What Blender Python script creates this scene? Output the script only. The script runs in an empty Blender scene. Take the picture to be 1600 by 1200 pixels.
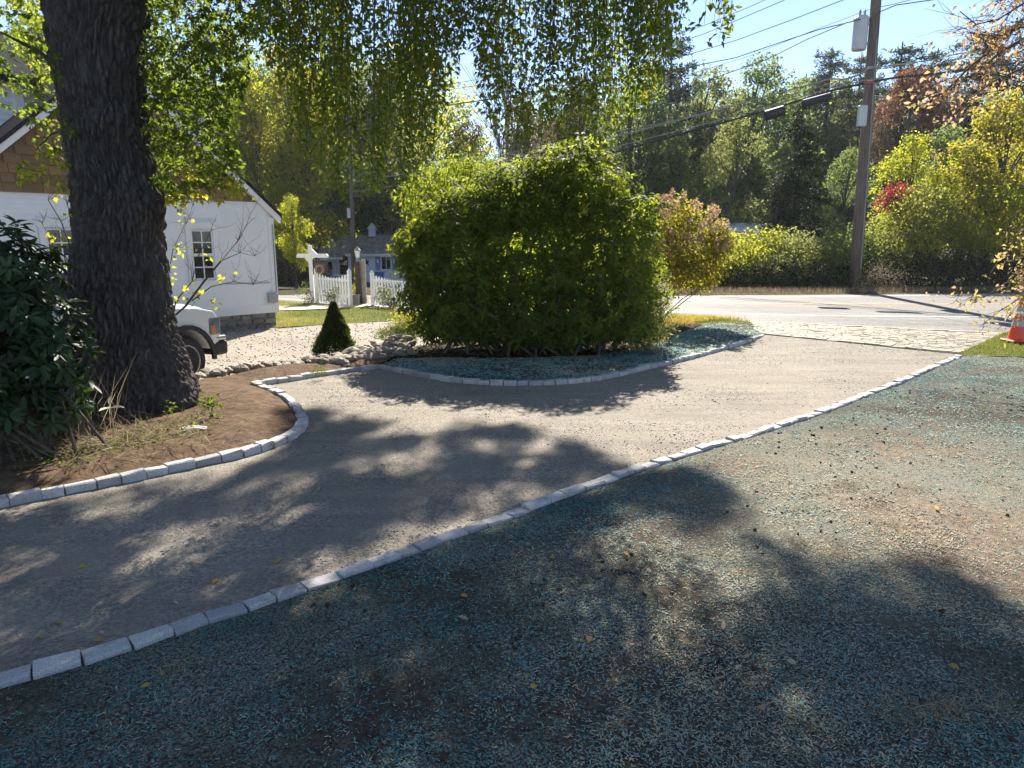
import bpy, bmesh, math, random
import numpy as np
from mathutils import Vector, Matrix, noise
from mathutils.geometry import delaunay_2d_cdt

scene = bpy.context.scene
R = math.radians
PI = math.pi

# ------------------------------------------------------------------ camera
F = 1110.0
PITCH = math.atan(225 / 1110)
CP, SP = math.cos(PITCH), math.sin(PITCH)
CAMH = 2.0
cam_d = bpy.data.cameras.new('camera')
cam = bpy.data.objects.new('camera', cam_d)
scene.collection.objects.link(cam)
cam.location = (0, 0, CAMH)
cam.rotation_euler = (PI / 2 - PITCH, 0, 0)
cam_d.sensor_width = 36
cam_d.lens = F / 1600 * 36
cam_d.clip_start = 0.05
cam_d.clip_end = 2000
scene.camera = cam

# ------------------------------------------------------------------ light
SUN_EL, SUN_AZ = R(38), R(6)           # azimuth measured from +Y towards +X
world = bpy.data.worlds.new('World')
scene.world = world
world.use_nodes = True
wn = world.node_tree.nodes
bg = wn['Background']
sky = wn.new('ShaderNodeTexSky')
sky.sky_type = 'NISHITA'
sky.sun_disc = False
sky.sun_elevation = SUN_EL
sky.sun_rotation = SUN_AZ
sky.altitude = 50
sky.air_density = 0.6
sky.dust_density = 0.0
sky.ozone_density = 2.0
hs = wn.new('ShaderNodeHueSaturation')
hs.inputs['Saturation'].default_value = 0.9
world.node_tree.links.new(sky.outputs[0], hs.inputs['Color'])
world.node_tree.links.new(hs.outputs[0], bg.inputs[0])
bg.inputs[1].default_value = 0.092
SUN = Vector((math.sin(SUN_AZ) * math.cos(SUN_EL), math.cos(SUN_AZ) * math.cos(SUN_EL), math.sin(SUN_EL)))
sun_d = bpy.data.lights.new('sun', 'SUN')
sun_d.energy = 5.0
sun_d.angle = R(0.53)
sun_d.color = (1.0, 0.93, 0.82)
sun = bpy.data.objects.new('sun', sun_d)
scene.collection.objects.link(sun)
sun.rotation_euler = SUN.to_track_quat('Z', 'Y').to_euler()
sun.location = (20, 60, 80)

scene.view_settings.view_transform = 'Standard'
scene.view_settings.look = 'None'
scene.view_settings.exposure = 1.5
scene.view_settings.gamma = 1
scene.view_settings.use_curve_mapping = False
scene.cycles.max_bounces = 6
scene.cycles.transparent_max_bounces = 8
scene.cycles.use_denoising = True

# ------------------------------------------------------------------ pixel <-> world
def ray(u, v):
    x = (u - 800) / F; y = (v - 600) / F
    return np.array((x, CP - y * SP, -SP - y * CP))

def G(u, v, z=0.0):
    d = ray(u, v)
    return d * ((z - CAMH) / d[2]) + np.array((0, 0, CAMH))

def P(u, v, Y):
    d = ray(u, v)
    return d * (Y / d[1]) + np.array((0, 0, CAMH))

def project(p):
    p = np.asarray(p, float) - np.array((0, 0, CAMH))
    dep = p[..., 1] * CP - p[..., 2] * SP
    up = p[..., 1] * SP + p[..., 2] * CP
    return 800 + F * p[..., 0] / dep, 600 - F * up / dep

def ss(a, b, x):
    t = np.clip((np.asarray(x, float) - a) / (b - a), 0, 1)
    return t * t * (3 - 2 * t)

LN = np.array((-0.754, 0.657)); LO = np.array((-3.5, 10.9))
def lot_d(x, y):
    return (np.asarray(x) - LO[0]) * LN[0] + (np.asarray(y) - LO[1]) * LN[1]

def hgt(x, y):
    x = np.asarray(x, float); y = np.asarray(y, float)
    z = -0.3 * ss(0.1, 1.5, lot_d(x, y)) * ss(7.0, -1.0, x)
    z = z - 1.0 * ss(30, 56, y) * ss(6, -6, x)
    return z

def hill(x, y):
    return 9 * ss(55, 150, np.asarray(y, float))

# ------------------------------------------------------------------ mesh helpers
col = scene.collection

def root_of(o):
    while o.parent is not None:
        o = o.parent
    return o

def link(name, me, mat=None, parent=None, world=True, loc=None):
    o = bpy.data.objects.new(name, me)
    col.objects.link(o)
    if mat is not None and not me.materials:
        me.materials.append(mat)
    if parent is not None:
        o.parent = parent
        if world:
            r = root_of(parent).location
            me.transform(Matrix.Translation((-r[0], -r[1], -r[2])))
    if loc is not None:
        o.location = loc
    return o

def np_mesh(name, V, Fc, tint=None, smooth=False):
    """V (n,3), Fc (m,k) all faces with k corners; tint one float per vertex"""
    V = np.ascontiguousarray(V, np.float32); Fc = np.ascontiguousarray(Fc, np.int32)
    me = bpy.data.meshes.new(name)
    me.vertices.add(len(V)); me.vertices.foreach_set('co', V.ravel())
    m, k = Fc.shape
    me.loops.add(m * k); me.loops.foreach_set('vertex_index', Fc.ravel())
    me.polygons.add(m)
    me.polygons.foreach_set('loop_start', np.arange(0, m * k, k, dtype=np.int32))
    me.polygons.foreach_set('loop_total', np.full(m, k, np.int32))
    if smooth:
        me.polygons.foreach_set('use_smooth', np.ones(m, bool))
    me.update(calc_edges=True)
    if tint is not None:
        a = me.attributes.new('tint', 'FLOAT', 'POINT')
        a.data.foreach_set('value', np.ascontiguousarray(tint, np.float32))
    return me

class MB:
    """collects simple shapes, builds ONE mesh object"""
    def __init__(self):
        self.V = []; self.F = []
    def add(self, V, Fc):
        n = len(self.V)
        self.V.extend([tuple(map(float, v)) for v in V])
        self.F.extend([tuple(i + n for i in f) for f in Fc])
        return self
    def box(self, lo, hi, M=None):
        x0, y0, z0 = lo; x1, y1, z1 = hi
        V = [(x0,y0,z0),(x1,y0,z0),(x1,y1,z0),(x0,y1,z0),(x0,y0,z1),(x1,y0,z1),(x1,y1,z1),(x0,y1,z1)]
        if M is not None:
            V = [tuple(M @ Vector(v)) for v in V]
        return self.add(V, [(0,3,2,1),(4,5,6,7),(0,1,5,4),(1,2,6,5),(2,3,7,6),(3,0,4,7)])
    def prism(self, poly, axis, a, b):
        """extrude 2-D polygon along axis ('x','y','z') from a to b"""
        n = len(poly)
        def pt(p, t):
            if axis == 'y': return (p[0], t, p[1])
            if axis == 'x': return (t, p[0], p[1])
            return (p[0], p[1], t)
        V = [pt(p, a) for p in poly] + [pt(p, b) for p in poly]
        Fc = [tuple(range(n)), tuple(range(2 * n - 1, n - 1, -1))]
        Fc += [(i, i + n, (i + 1) % n + n, (i + 1) % n) for i in range(n)]
        return self.add(V, Fc)
    def tube(self, pts, radii, sides=6, cap=True):
        V, Fc = tube_geo(pts, radii, sides)
        self.add(V, Fc)
        if cap:
            n = len(self.V)
            self.F.append(tuple(range(n - sides, n)))
            s = n - len(V)
            self.F.append(tuple(range(s + sides - 1, s - 1, -1)))
        return self
    def lathe(self, prof, c=(0, 0, 0), sides=20, M=None):
        """prof: (r,z) list, about z through c"""
        V = []
        for r, z in prof:
            for k in range(sides):
                a = 2 * PI * k / sides
                v = Vector((r * math.cos(a), r * math.sin(a), z))
                if M is not None: v = M @ v
                V.append((v.x + c[0], v.y + c[1], v.z + c[2]))
        Fc = []
        for i in range(len(prof) - 1):
            for k in range(sides):
                Fc.append((i*sides+k, i*sides+(k+1) % sides, (i+1)*sides+(k+1) % sides, (i+1)*sides+k))
        Fc.append(tuple(range(sides - 1, -1, -1)))
        n = (len(prof) - 1) * sides
        Fc.append(tuple(range(n, n + sides)))
        return self.add(V, Fc)
    def mesh(self, name, smooth=False, bevel=0, seg=1):
        me = bpy.data.meshes.new(name)
        me.from_pydata(self.V, [], self.F)
        bm = bmesh.new(); bm.from_mesh(me)
        bmesh.ops.recalc_face_normals(bm, faces=bm.faces)
        if bevel:
            es = [e for e in bm.edges if len(e.link_faces) == 2 and e.calc_face_angle(0) > 0.5]
            bmesh.ops.bevel(bm, geom=es, offset=bevel, segments=seg, affect='EDGES', profile=0.5, clamp_overlap=True)
        if smooth:
            for f in bm.faces: f.smooth = True
        bm.to_mesh(me); bm.free()
        return me
    def build(self, name, mat, parent=None, world=True, smooth=False, bevel=0, seg=1, loc=None):
        return link(name, self.mesh(name, smooth, bevel, seg), mat, parent, world, loc)

def tube_geo(pts, radii, sides=6):
    pts = [Vector(p) for p in pts]
    n = len(pts); V = []; Fc = []
    up = Vector((0.31, 0.17, 0.93)).normalized()
    for i, p in enumerate(pts):
        t = (pts[min(i + 1, n - 1)] - pts[max(i - 1, 0)])
        t = t.normalized() if t.length > 1e-9 else Vector((0, 0, 1))
        ref = up if abs(t.dot(up)) < 0.95 else Vector((1, 0, 0))
        a = t.cross(ref).normalized(); b = t.cross(a)
        r = radii[i] if hasattr(radii, '__len__') else radii
        for k in range(sides):
            w = 2 * PI * k / sides
            V.append(p + (a * math.cos(w) + b * math.sin(w)) * r)
    for i in range(n - 1):
        for k in range(sides):
            Fc.append((i*sides+k, i*sides+(k+1) % sides, (i+1)*sides+(k+1) % sides, (i+1)*sides+k))
    return V, Fc

def tag(o, label=None, cat=None, group=None, kind=None):
    if label: o['label'] = label
    if cat: o['category'] = cat
    if group: o['group'] = group
    if kind: o['kind'] = kind
    return o

def thing(name, label, cat, loc=(0, 0, 0), rz=0.0, group=None):
    o = bpy.data.objects.new(name, None)
    o.empty_display_size = 0.2
    col.objects.link(o)
    o.location = tuple(float(c) for c in loc); o.rotation_euler = (0, 0, rz)
    return tag(o, label, cat, group)

def copy_tree(o, parent=None):
    c = o.copy(); col.objects.link(c)
    if parent is not None: c.parent = parent
    for ch in [x for x in o.children]:
        copy_tree(ch, c)
    return c

# ------------------------------------------------------------------ materials
def new_mat(name):
    m = bpy.data.materials.new(name); m.use_nodes = True
    nt = m.node_tree; b = nt.nodes['Principled BSDF']
    return m, nt, b

def N(nt, typ, **kw):
    n = nt.nodes.new(typ)
    for k, v in kw.items():
        if k in n.inputs: n.inputs[k].default_value = v
        else: setattr(n, k, v)
    return n

def ramp(nt, fac, stops):
    r = nt.nodes.new('ShaderNodeValToRGB')
    els = r.color_ramp.elements
    while len(els) < len(stops): els.new(0.5)
    for e, (p, c) in zip(els, stops):
        e.position = p; e.color = (*c, 1) if len(c) == 3 else c
    nt.links.new(fac, r.inputs[0])
    return r.outputs[0]

def coords(nt, scale=None, kind='Object'):
    tc = nt.nodes.new('ShaderNodeTexCoord')
    out = tc.outputs[kind]
    if scale is not None:
        mp = nt.nodes.new('ShaderNodeMapping')
        mp.inputs['Scale'].default_value = scale
        nt.links.new(out, mp.inputs['Vector']); out = mp.outputs[0]
    return out

def noise_fac(nt, vec, scale, detail=4, rough=0.6):
    n = N(nt, 'ShaderNodeTexNoise', Scale=scale, Detail=detail, Roughness=rough)
    nt.links.new(vec, n.inputs['Vector'])
    return n.outputs['Fac']

def mixc(nt, fac, a, b, blend='MIX'):
    m = nt.nodes.new('ShaderNodeMix'); m.data_type = 'RGBA'; m.blend_type = blend
    for s, val in ((m.inputs[0], fac), (m.inputs[6], a), (m.inputs[7], b)):
        if isinstance(val, (int, float)): s.default_value = val
        elif isinstance(val, tuple): s.default_value = (*val, 1)
        else: nt.links.new(val, s)
    return m.outputs[2]

def bump(nt, b, h, strength=0.5, dist=0.01):
    bn = N(nt, 'ShaderNodeBump', Strength=strength, Distance=dist)
    nt.links.new(h, bn.inputs['Height'])
    nt.links.new(bn.outputs[0], b.inputs['Normal'])
    return bn

def simple(name, c, rough=0.6, metal=0.0, var=0.12, scale=6.0, bmp=0.0, bscale=40.0, spec=0.5):
    m, nt, b = new_mat(name)
    v = coords(nt)
    f = noise_fac(nt, v, scale)
    lo = tuple(x * (1 - var) for x in c); hi = tuple(min(1, x * (1 + var)) for x in c)
    nt.links.new(ramp(nt, f, [(0.3, lo), (0.7, hi)]), b.inputs['Base Color'])
    b.inputs['Roughness'].default_value = rough
    b.inputs['Metallic'].default_value = metal
    b.inputs['Specular IOR Level'].default_value = spec
    if bmp: bump(nt, b, noise_fac(nt, v, bscale), bmp, 0.01)
    return m

def leaf_mat(name, stops, tstops=None, tfac=0.45, rough=0.6, spec=0.07):
    """leaf: principled + translucent, colour by the leaf's own tint"""
    m, nt, b = new_mat(name)
    at = nt.nodes.new('ShaderNodeAttribute'); at.attribute_name = 'tint'
    c = ramp(nt, at.outputs['Fac'], stops)
    nt.links.new(c, b.inputs['Base Color'])
    b.inputs['Roughness'].default_value = rough
    b.inputs['Specular IOR Level'].default_value = spec
    tr = nt.nodes.new('ShaderNodeBsdfTranslucent')
    if tstops is None:
        tstops = [(p, tuple(min(1, x * k) for x, k in zip(cc, (2.0, 1.9, 0.9)))) for p, cc in stops]
    nt.links.new(ramp(nt, at.outputs['Fac'], tstops), tr.inputs[0])
    mx = nt.nodes.new('ShaderNodeMixShader'); mx.inputs[0].default_value = tfac
    nt.links.new(b.outputs[0], mx.inputs[1]); nt.links.new(tr.outputs[0], mx.inputs[2])
    nt.links.new(mx.outputs[0], nt.nodes['Material Output'].inputs['Surface'])
    return m

# ------------------------------------------------------------------ leaves
def nrm(a):
    return a / np.maximum(np.linalg.norm(a, axis=-1, keepdims=True), 1e-9)

def rand_dir(rng, n):
    return nrm(rng.normal(size=(n, 3)))

def leaf_geo(Pp, D, Nn, L, W, fold=0.25, droop=0.12, hi=False):
    n = len(Pp)
    T = nrm(D); S = nrm(np.cross(T, Nn)); U = np.cross(S, T)
    L = np.broadcast_to(np.asarray(L, float), (n,))[:, None]; W = np.broadcast_to(np.asarray(W, float), (n,))[:, None]
    if not hi:
        V = np.stack([Pp, Pp + .45*L*T + .5*W*S + fold*W*U, Pp + L*T - droop*L*U, Pp + .45*L*T - .5*W*S + fold*W*U], 1)
        b = np.arange(n)[:, None] * 4
        Fc = np.stack([b + [0, 1, 3], b + [1, 2, 3]], 1).reshape(-1, 3)
        return V.reshape(-1, 3), Fc, 4
    d1, d2 = droop * .15, droop * .5
    V = np.stack([Pp,
                  Pp + .3*L*T + .42*W*S + (fold*W - d1*L)*U, Pp + .3*L*T - d1*L*U, Pp + .3*L*T - .42*W*S + (fold*W - d1*L)*U,
                  Pp + .68*L*T + .45*W*S + (fold*W - d2*L)*U, Pp + .68*L*T - d2*L*U, Pp + .68*L*T - .45*W*S + (fold*W - d2*L)*U,
                  Pp + L*T - droop*L*U], 1)
    b = np.arange(n)[:, None] * 8
    tr = [(0,1,2),(0,2,3),(1,4,5),(1,5,2),(2,5,6),(2,6,3),(4,7,5),(5,7,6)]
    Fc = np.stack([b + list(t) for t in tr], 1).reshape(-1, 3)
    return V.reshape(-1, 3), Fc, 8

def leaf_mesh(name, Pp, D, Nn, L, W, tint, **kw):
    V, Fc, k = leaf_geo(Pp, D, Nn, L, W, **kw)
    return np_mesh(name, V, Fc, np.repeat(tint, k))

def lobes_sample(rng, lobes, n, shell=0.6, inner=0.55):
    """points in the outer shell of a union of ellipsoids; lobes rows = cx,cy,cz,rx,ry,rz"""
    lb = np.asarray(lobes, float)
    w = (lb[:, 3] * lb[:, 4] * lb[:, 5]) ** 0.66
    outP, outN = [], []
    got = 0
    while got < n:
        m = int((n - got) * 1.7) + 50
        i = rng.choice(len(lb), m, p=w / w.sum())
        d = rand_dir(rng, m)
        f = shell + (1 - shell) * rng.random(m) ** 0.7
        f *= 1 + 0.07 * rng.normal(size=m)
        p = lb[i, :3] + d * lb[i, 3:] * f[:, None]
        keep = np.ones(m, bool)
        for j in range(len(lb)):
            q = np.linalg.norm((p - lb[j, :3]) / lb[j, 3:], axis=1)
            keep &= ~((q < inner) & (i != j) & (rng.random(m) < 0.85))
        p = p[keep]; nn = nrm(d[keep] / lb[i[keep], 3:])
        outP.append(p); outN.append(nn); got += len(p)
    return np.concatenate(outP)[:n], np.concatenate(outN)[:n]

def spray_leaves(rng, lobes, n, L, W, shell=0.6, out=0.6, up=0.5, down=0.35, per=6, spread=0.12, inner=0.55):
    """leaves in small twigs' worth of clumps so the mass has light and dark clusters"""
    k = max(1, n // per)
    c, nn = lobes_sample(rng, lobes, k, shell, inner)
    c = np.repeat(c, per, 0); nn = np.repeat(nn, per, 0); m = len(c)
    p = c + rng.normal(size=(m, 3)) * spread
    D = nrm(nn * out + rand_dir(rng, m) * 0.9 + np.array((0, 0, -down)))
    Nn = nrm(nn * 0.5 + rand_dir(rng, m) * 0.7 + np.array((0, 0, up)))
    s = rng.uniform(0.7, 1.25, m)
    tint = np.clip(np.repeat(rng.random(k), per) * 0.6 + rng.random(m) * 0.4, 0, 1)
    return p, D, Nn, L * s, W * s, tint
# ------------------------------------------------------------------ value noise on the plane
_tab = np.random.default_rng(5).random((256, 256))
def vn(x, y, s=1.0, off=0):
    x = np.asarray(x, float) / s + 1000 + off * 17.3; y = np.asarray(y, float) / s + 1000 + off * 7.7
    xi = np.floor(x).astype(int); yi = np.floor(y).astype(int)
    fx = x - xi; fy = y - yi
    fx = fx * fx * (3 - 2 * fx); fy = fy * fy * (3 - 2 * fy)
    t = lambda a, b: _tab[a & 255, b & 255]
    return (t(xi, yi) * (1 - fx) + t(xi + 1, yi) * fx) * (1 - fy) + (t(xi, yi + 1) * (1 - fx) + t(xi + 1, yi + 1) * fx) * fy

def fbm(x, y, s, o=3, off=0):
    a = 0; w = 0
    for k in range(o):
        a = a + vn(x, y, s / 2 ** k, off + k) / 2 ** k; w += 1 / 2 ** k
    return a / w - 0.5

def seg_dist(x, y, line):
    d = np.full(np.shape(x), 1e9)
    for (ax, ay), (bx, by) in zip(line, line[1:]):
        vx, vy = bx - ax, by - ay
        t = np.clip(((x - ax) * vx + (y - ay) * vy) / max(vx * vx + vy * vy, 1e-9), 0, 1)
        d = np.minimum(d, np.hypot(x - ax - t * vx, y - ay - t * vy))
    return d

def inside(x, y, poly):
    x = np.asarray(x); y = np.asarray(y)
    r = np.zeros(x.shape, bool); n = len(poly)
    for i in range(n):
        (x0, y0), (x1, y1) = poly[i], poly[(i + 1) % n]
        if y0 == y1: continue
        c = ((y0 > y) != (y1 > y)) & (x < (x1 - x0) * (y - y0) / (y1 - y0) + x0)
        r ^= c
    return r

def dense(line, sp):
    out = []
    for a, b in zip(line, line[1:]):
        a = np.array(a[:2], float); b = np.array(b[:2], float)
        k = max(1, int(np.hypot(*(b - a)) / sp))
        out += [a + (b - a) * i / k for i in range(k)]
    out.append(np.array(line[-1][:2], float))
    return out

def sheet(name, poly, zf, mat, sp=0.3, fine=None, kind='structure'):
    """one sheet over a polygon; zf(x,y) its height; fine=(radius, spacing) near the camera"""
    poly = [tuple(p[:2]) for p in poly]
    bd = dense(poly + [poly[0]], sp)[:-1]
    if fine:
        b2 = []
        for a, b in zip(bd, bd[1:] + bd[:1]):
            b2.append(a)
            if np.hypot(*a) < fine[0]:
                k = int(np.hypot(*(b - a)) / (fine[1] * 1.5))
                b2 += [a + (b - a) * i / (k + 1) for i in range(1, k + 1)]
        bd = b2
    bx = np.array(bd)
    rng = np.random.default_rng(1)
    def grid(s, sel):
        gx, gy = np.meshgrid(np.arange(bx[:, 0].min(), bx[:, 0].max(), s), np.arange(bx[:, 1].min(), bx[:, 1].max(), s))
        gx = gx.ravel(); gy = gy.ravel()
        k = sel(np.hypot(gx, gy)); gx, gy = gx[k], gy[k]
        gx = gx + rng.uniform(-.3, .3, gx.shape) * s; gy = gy + rng.uniform(-.3, .3, gy.shape) * s
        k = inside(gx, gy, poly); gx, gy = gx[k], gy[k]
        k = seg_dist(gx, gy, poly + [poly[0]]) > 0.4 * s
        return list(zip(gx[k], gy[k]))
    pts = grid(sp, (lambda r: r >= fine[0]) if fine else (lambda r: r > -1))
    if fine: pts += grid(fine[1], lambda r: r < fine[0])
    n = len(bd)
    vs = [Vector((float(p[0]), float(p[1]))) for p in bd] + [Vector((float(a), float(b))) for a, b in pts]
    ed = [(i, (i + 1) % n) for i in range(n)]
    v, e, f, *_ = delaunay_2d_cdt(vs, ed, [], 1, 1e-5)
    V = np.array([(a.x, a.y) for a in v])
    z = zf(V[:, 0], V[:, 1])
    V3 = np.column_stack([V, z])
    Fc = np.array([t for t in f if len(t) == 3])
    # faces up
    a, b, c = V3[Fc[:, 0]], V3[Fc[:, 1]], V3[Fc[:, 2]]
    up = np.cross(b - a, c - a)[:, 2] < 0
    Fc[up] = Fc[up][:, ::-1]
    me = np_mesh(name, V3, Fc, smooth=True)
    o = link(name, me, mat)
    return tag(o, kind=kind)

# ------------------------------------------------------------------ lines of the layout
def Gp(px, z=0.0):
    return [tuple(G(u, v, z)[:2]) for u, v in px]

NEAR = [(-5.2, 1.15), (-4.2, 1.8), (-3.2, 2.45)] + Gp([(0,1058),(75,1039),(145,1020),(220,996),(290,973),(360,951),(412,935),(465,916),(520,896),(575,878),(630,859),(690,838),(740,821),(800,800),(850,780),(905,760),(950,745),(1000,728),(1050,713),(1100,697),(1150,683),(1200,668),(1250,652),(1300,635),(1350,615),(1400,597),(1450,575),(1500,554)], 0.02)
LEFT = [(-6.8, 2.4), (-5.6, 3.6), (-4.6, 4.75)] + Gp([(0,778),(45,768),(110,757),(155,748),(195,740),(235,732),(272,724),(310,716),(345,710),(380,702),(415,692),(440,682),(460,672),(472,660),(474,650),(466,638),(455,625),(438,613),(420,605),(397,597)], 0.02)
BACK = Gp([(397,597),(425,592),(470,585),(510,579),(550,574),(594,569)], 0.02)
ISL = Gp([(594,569),(635,577),(702,589),(762,594),(822,595),(879,593),(935,587),(991,575),(1047,562),(1092,551),(1160,532),(1191,522)], 0.02)
AP_A, AP_B, AP_C, AP_D = (5.95, 17.75), (10.75, 15.45), (8.0, 12.55), (5.43, 15.3)   # apron: road left, road right, drive right, drive left
ROAD_N = [(60, 13), (25, 15.6), (12.7, 16.3), AP_B, AP_A, (4.3, 19.0), (-2, 22.5), (-9, 27.3), (-20, 36), (-40, 50)]
ROAD_F = [(60, 28), (25, 27.6), (18.7, 27.4), (12, 26.6), (5.6, 26.2), (-1, 29.8), (-8, 36), (-20, 46), (-40, 60)]

# ------------------------------------------------------------------ ground materials
def world_pos(nt):
    return nt.nodes.new('ShaderNodeNewGeometry').outputs['Position']

def mat_drive():
    m, nt, b = new_mat('crushed_stone')
    v = world_pos(nt)
    c1 = ramp(nt, noise_fac(nt, v, 0.55, 4), [(0.3, (.195, .170, .136)), (0.7, (.265, .234, .191))])
    vo = N(nt, 'ShaderNodeTexVoronoi', Scale=58.0); nt.links.new(v, vo.inputs['Vector'])
    sp = nt.nodes.new('ShaderNodeSeparateColor'); nt.links.new(vo.outputs['Color'], sp.inputs[0])
    g = ramp(nt, sp.outputs[0], [(0.0, (.38, .38, .40)), (0.5, (.95, .95, .95)), (1.0, (1.6, 1.58, 1.5))])
    patch = ramp(nt, noise_fac(nt, v, 1.3, 3), [(0.40, (0.35,) * 3), (0.60, (0.95,) * 3)])
    c2 = mixc(nt, 0.7, c1, g, 'MULTIPLY')
    c = mixc(nt, patch, c1, c2)
    mp = nt.nodes.new('ShaderNodeMapping'); mp.inputs['Rotation'].default_value = (0, 0, R(-46)); mp.inputs['Scale'].default_value = (.5, 3.2, 1)
    nt.links.new(v, mp.inputs['Vector'])
    st = ramp(nt, noise_fac(nt, mp.outputs[0], 1.3, 5, .6), [(.32, (.84, .83, .82)), (.5, (1, 1, 1)), (.68, (1.13, 1.12, 1.08))])
    c = mixc(nt, 1.0, c, st, 'MULTIPLY')
    nt.links.new(c, b.inputs['Base Color'])
    b.inputs['Roughness'].default_value = 0.9
    b.inputs['Specular IOR Level'].default_value = 0.25
    h = mixc(nt, 0.5, noise_fac(nt, v, 45, 5, 0.7), vo.outputs['Distance'])
    bump(nt, b, h, 0.9, 0.012)
    return m

def mat_seed():
    m, nt, b = new_mat('seeded_soil')
    v = world_pos(nt)
    soil = ramp(nt, noise_fac(nt, v, 22, 5, 0.7), [(0.3, (.025, .018, .012)), (0.55, (.075, .056, .038)), (0.8, (.18, .14, .10))])
    vo = N(nt, 'ShaderNodeTexVoronoi', Scale=130.0); nt.links.new(v, vo.inputs['Vector'])
    sp = nt.nodes.new('ShaderNodeSeparateColor'); nt.links.new(vo.outputs['Color'], sp.inputs[0])
    teal = ramp(nt, sp.outputs[1], [(0.0, (.06, .135, .125)), (0.5, (.15, .215, .185)), (0.75, (.27, .255, .19)), (1.0, (.40, .355, .265))])
    on = ramp(nt, sp.outputs[0], [(0.35, (0, 0, 0)), (0.45, (1, 1, 1))])
    lf = ramp(nt, noise_fac(nt, v, 0.8, 4), [(0.40, (.12,) * 3), (0.58, (.9,) * 3)])
    msk = mixc(nt, 1.0, on, lf, 'MULTIPLY')
    # straw coloured stretch of thin mulch, lightened further to paint in the lawn's sunlight
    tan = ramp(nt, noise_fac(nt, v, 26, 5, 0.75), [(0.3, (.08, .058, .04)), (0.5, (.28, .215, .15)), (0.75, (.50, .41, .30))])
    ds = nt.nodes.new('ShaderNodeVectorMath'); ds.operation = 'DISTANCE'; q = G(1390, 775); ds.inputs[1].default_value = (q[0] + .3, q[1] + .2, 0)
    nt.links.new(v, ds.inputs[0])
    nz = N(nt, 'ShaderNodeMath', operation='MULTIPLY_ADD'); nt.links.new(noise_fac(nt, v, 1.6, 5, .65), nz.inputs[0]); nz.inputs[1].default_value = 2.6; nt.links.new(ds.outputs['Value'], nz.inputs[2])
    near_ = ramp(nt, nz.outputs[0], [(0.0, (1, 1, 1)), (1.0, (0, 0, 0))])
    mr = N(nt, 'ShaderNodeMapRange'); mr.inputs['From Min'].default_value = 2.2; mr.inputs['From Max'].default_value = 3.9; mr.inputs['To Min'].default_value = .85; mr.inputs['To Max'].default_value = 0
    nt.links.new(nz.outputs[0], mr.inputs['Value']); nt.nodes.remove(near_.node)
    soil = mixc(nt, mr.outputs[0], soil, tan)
    nt.links.new(mixc(nt, msk, soil, teal), b.inputs['Base Color'])
    b.inputs['Roughness'].default_value = 0.95
    b.inputs['Specular IOR Level'].default_value = 0.15
    bump(nt, b, mixc(nt, 0.5, noise_fac(nt, v, 40, 5, 0.75), vo.outputs['Distance']), 1.0, 0.02)
    return m

def mat_soil(name, a, bb, c):
    m, nt, b = new_mat(name)
    v = world_pos(nt)
    nt.links.new(ramp(nt, noise_fac(nt, v, 9, 7, 0.75), [(0.3, a), (0.55, bb), (0.8, c)]), b.inputs['Base Color'])
    b.inputs['Roughness'].default_value = 0.95
    b.inputs['Specular IOR Level'].default_value = 0.15
    bump(nt, b, noise_fac(nt, v, 28, 7, 0.75), 1.0, 0.03)
    return m

def mat_gravel():
    m, nt, b = new_mat('pale_gravel')
    v = world_pos(nt)
    vo = N(nt, 'ShaderNodeTexVoronoi', Scale=42.0); nt.links.new(v, vo.inputs['Vector'])
    sp = nt.nodes.new('ShaderNodeSeparateColor'); nt.links.new(vo.outputs['Color'], sp.inputs[0])
    c = ramp(nt, sp.outputs[0], [(0, (.31, .265, .215)), (0.4, (.41, .355, .29)), (0.75, (.52, .455, .38)), (1, (.60, .545, .47))])
    dk = ramp(nt, vo.outputs['Distance'], [(0.35, (1, 1, 1)), (0.8, (.7, .66, .6))])
    pt = ramp(nt, noise_fac(nt, v, 0.5, 4), [(0.35, (.8, .78, .74)), (0.65, (1.05, 1.05, 1.05))])
    nt.links.new(mixc(nt, 1.0, mixc(nt, 1.0, c, dk, 'MULTIPLY'), pt, 'MULTIPLY'), b.inputs['Base Color'])
    b.inputs['Roughness'].default_value = 0.9
    bump(nt, b, vo.outputs['Distance'], 1.0, 0.03).invert = True
    return m

def mat_asphalt():
    m, nt, b = new_mat('worn_asphalt')
    v = world_pos(nt)
    vo = N(nt, 'ShaderNodeTexVoronoi', Scale=60.0); nt.links.new(v, vo.inputs['Vector'])
    sp = nt.nodes.new('ShaderNodeSeparateColor'); nt.links.new(vo.outputs['Color'], sp.inputs[0])
    c = ramp(nt, sp.outputs[0], [(0, (.10, .094, .09)), (0.5, (.175, .165, .155)), (1, (.30, .282, .26))])
    lf = ramp(nt, noise_fac(nt, coords(nt, (0.15, 1.2, 1)), 1.2, 5), [(0.3, (.68, .68, .69)), (0.7, (1.15, 1.13, 1.1))])
    nt.links.new(mixc(nt, 1.0, c, lf, 'MULTIPLY'), b.inputs['Base Color'])
    b.inputs['Roughness'].default_value = 0.75
    b.inputs['Specular IOR Level'].default_value = 0.2
    bump(nt, b, mixc(nt, 0.4, vo.outputs['Distance'], noise_fac(nt, v, 90, 3)), 0.8, 0.012)
    return m

def mat_turf(name, stops):
    m, nt, b = new_mat(name)
    v = world_pos(nt)
    c = mixc(nt, 0.45, ramp(nt, noise_fac(nt, v, 1.4, 5), stops), ramp(nt, noise_fac(nt, v, 30, 6, 0.8), stops))
    nt.links.new(c, b.inputs['Base Color'])
    b.inputs['Roughness'].default_value = 0.95
    b.inputs['Specular IOR Level'].default_value = 0.1
    bump(nt, b, noise_fac(nt, v, 40, 5, 0.8), 1.0, 0.04)
    return m

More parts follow.
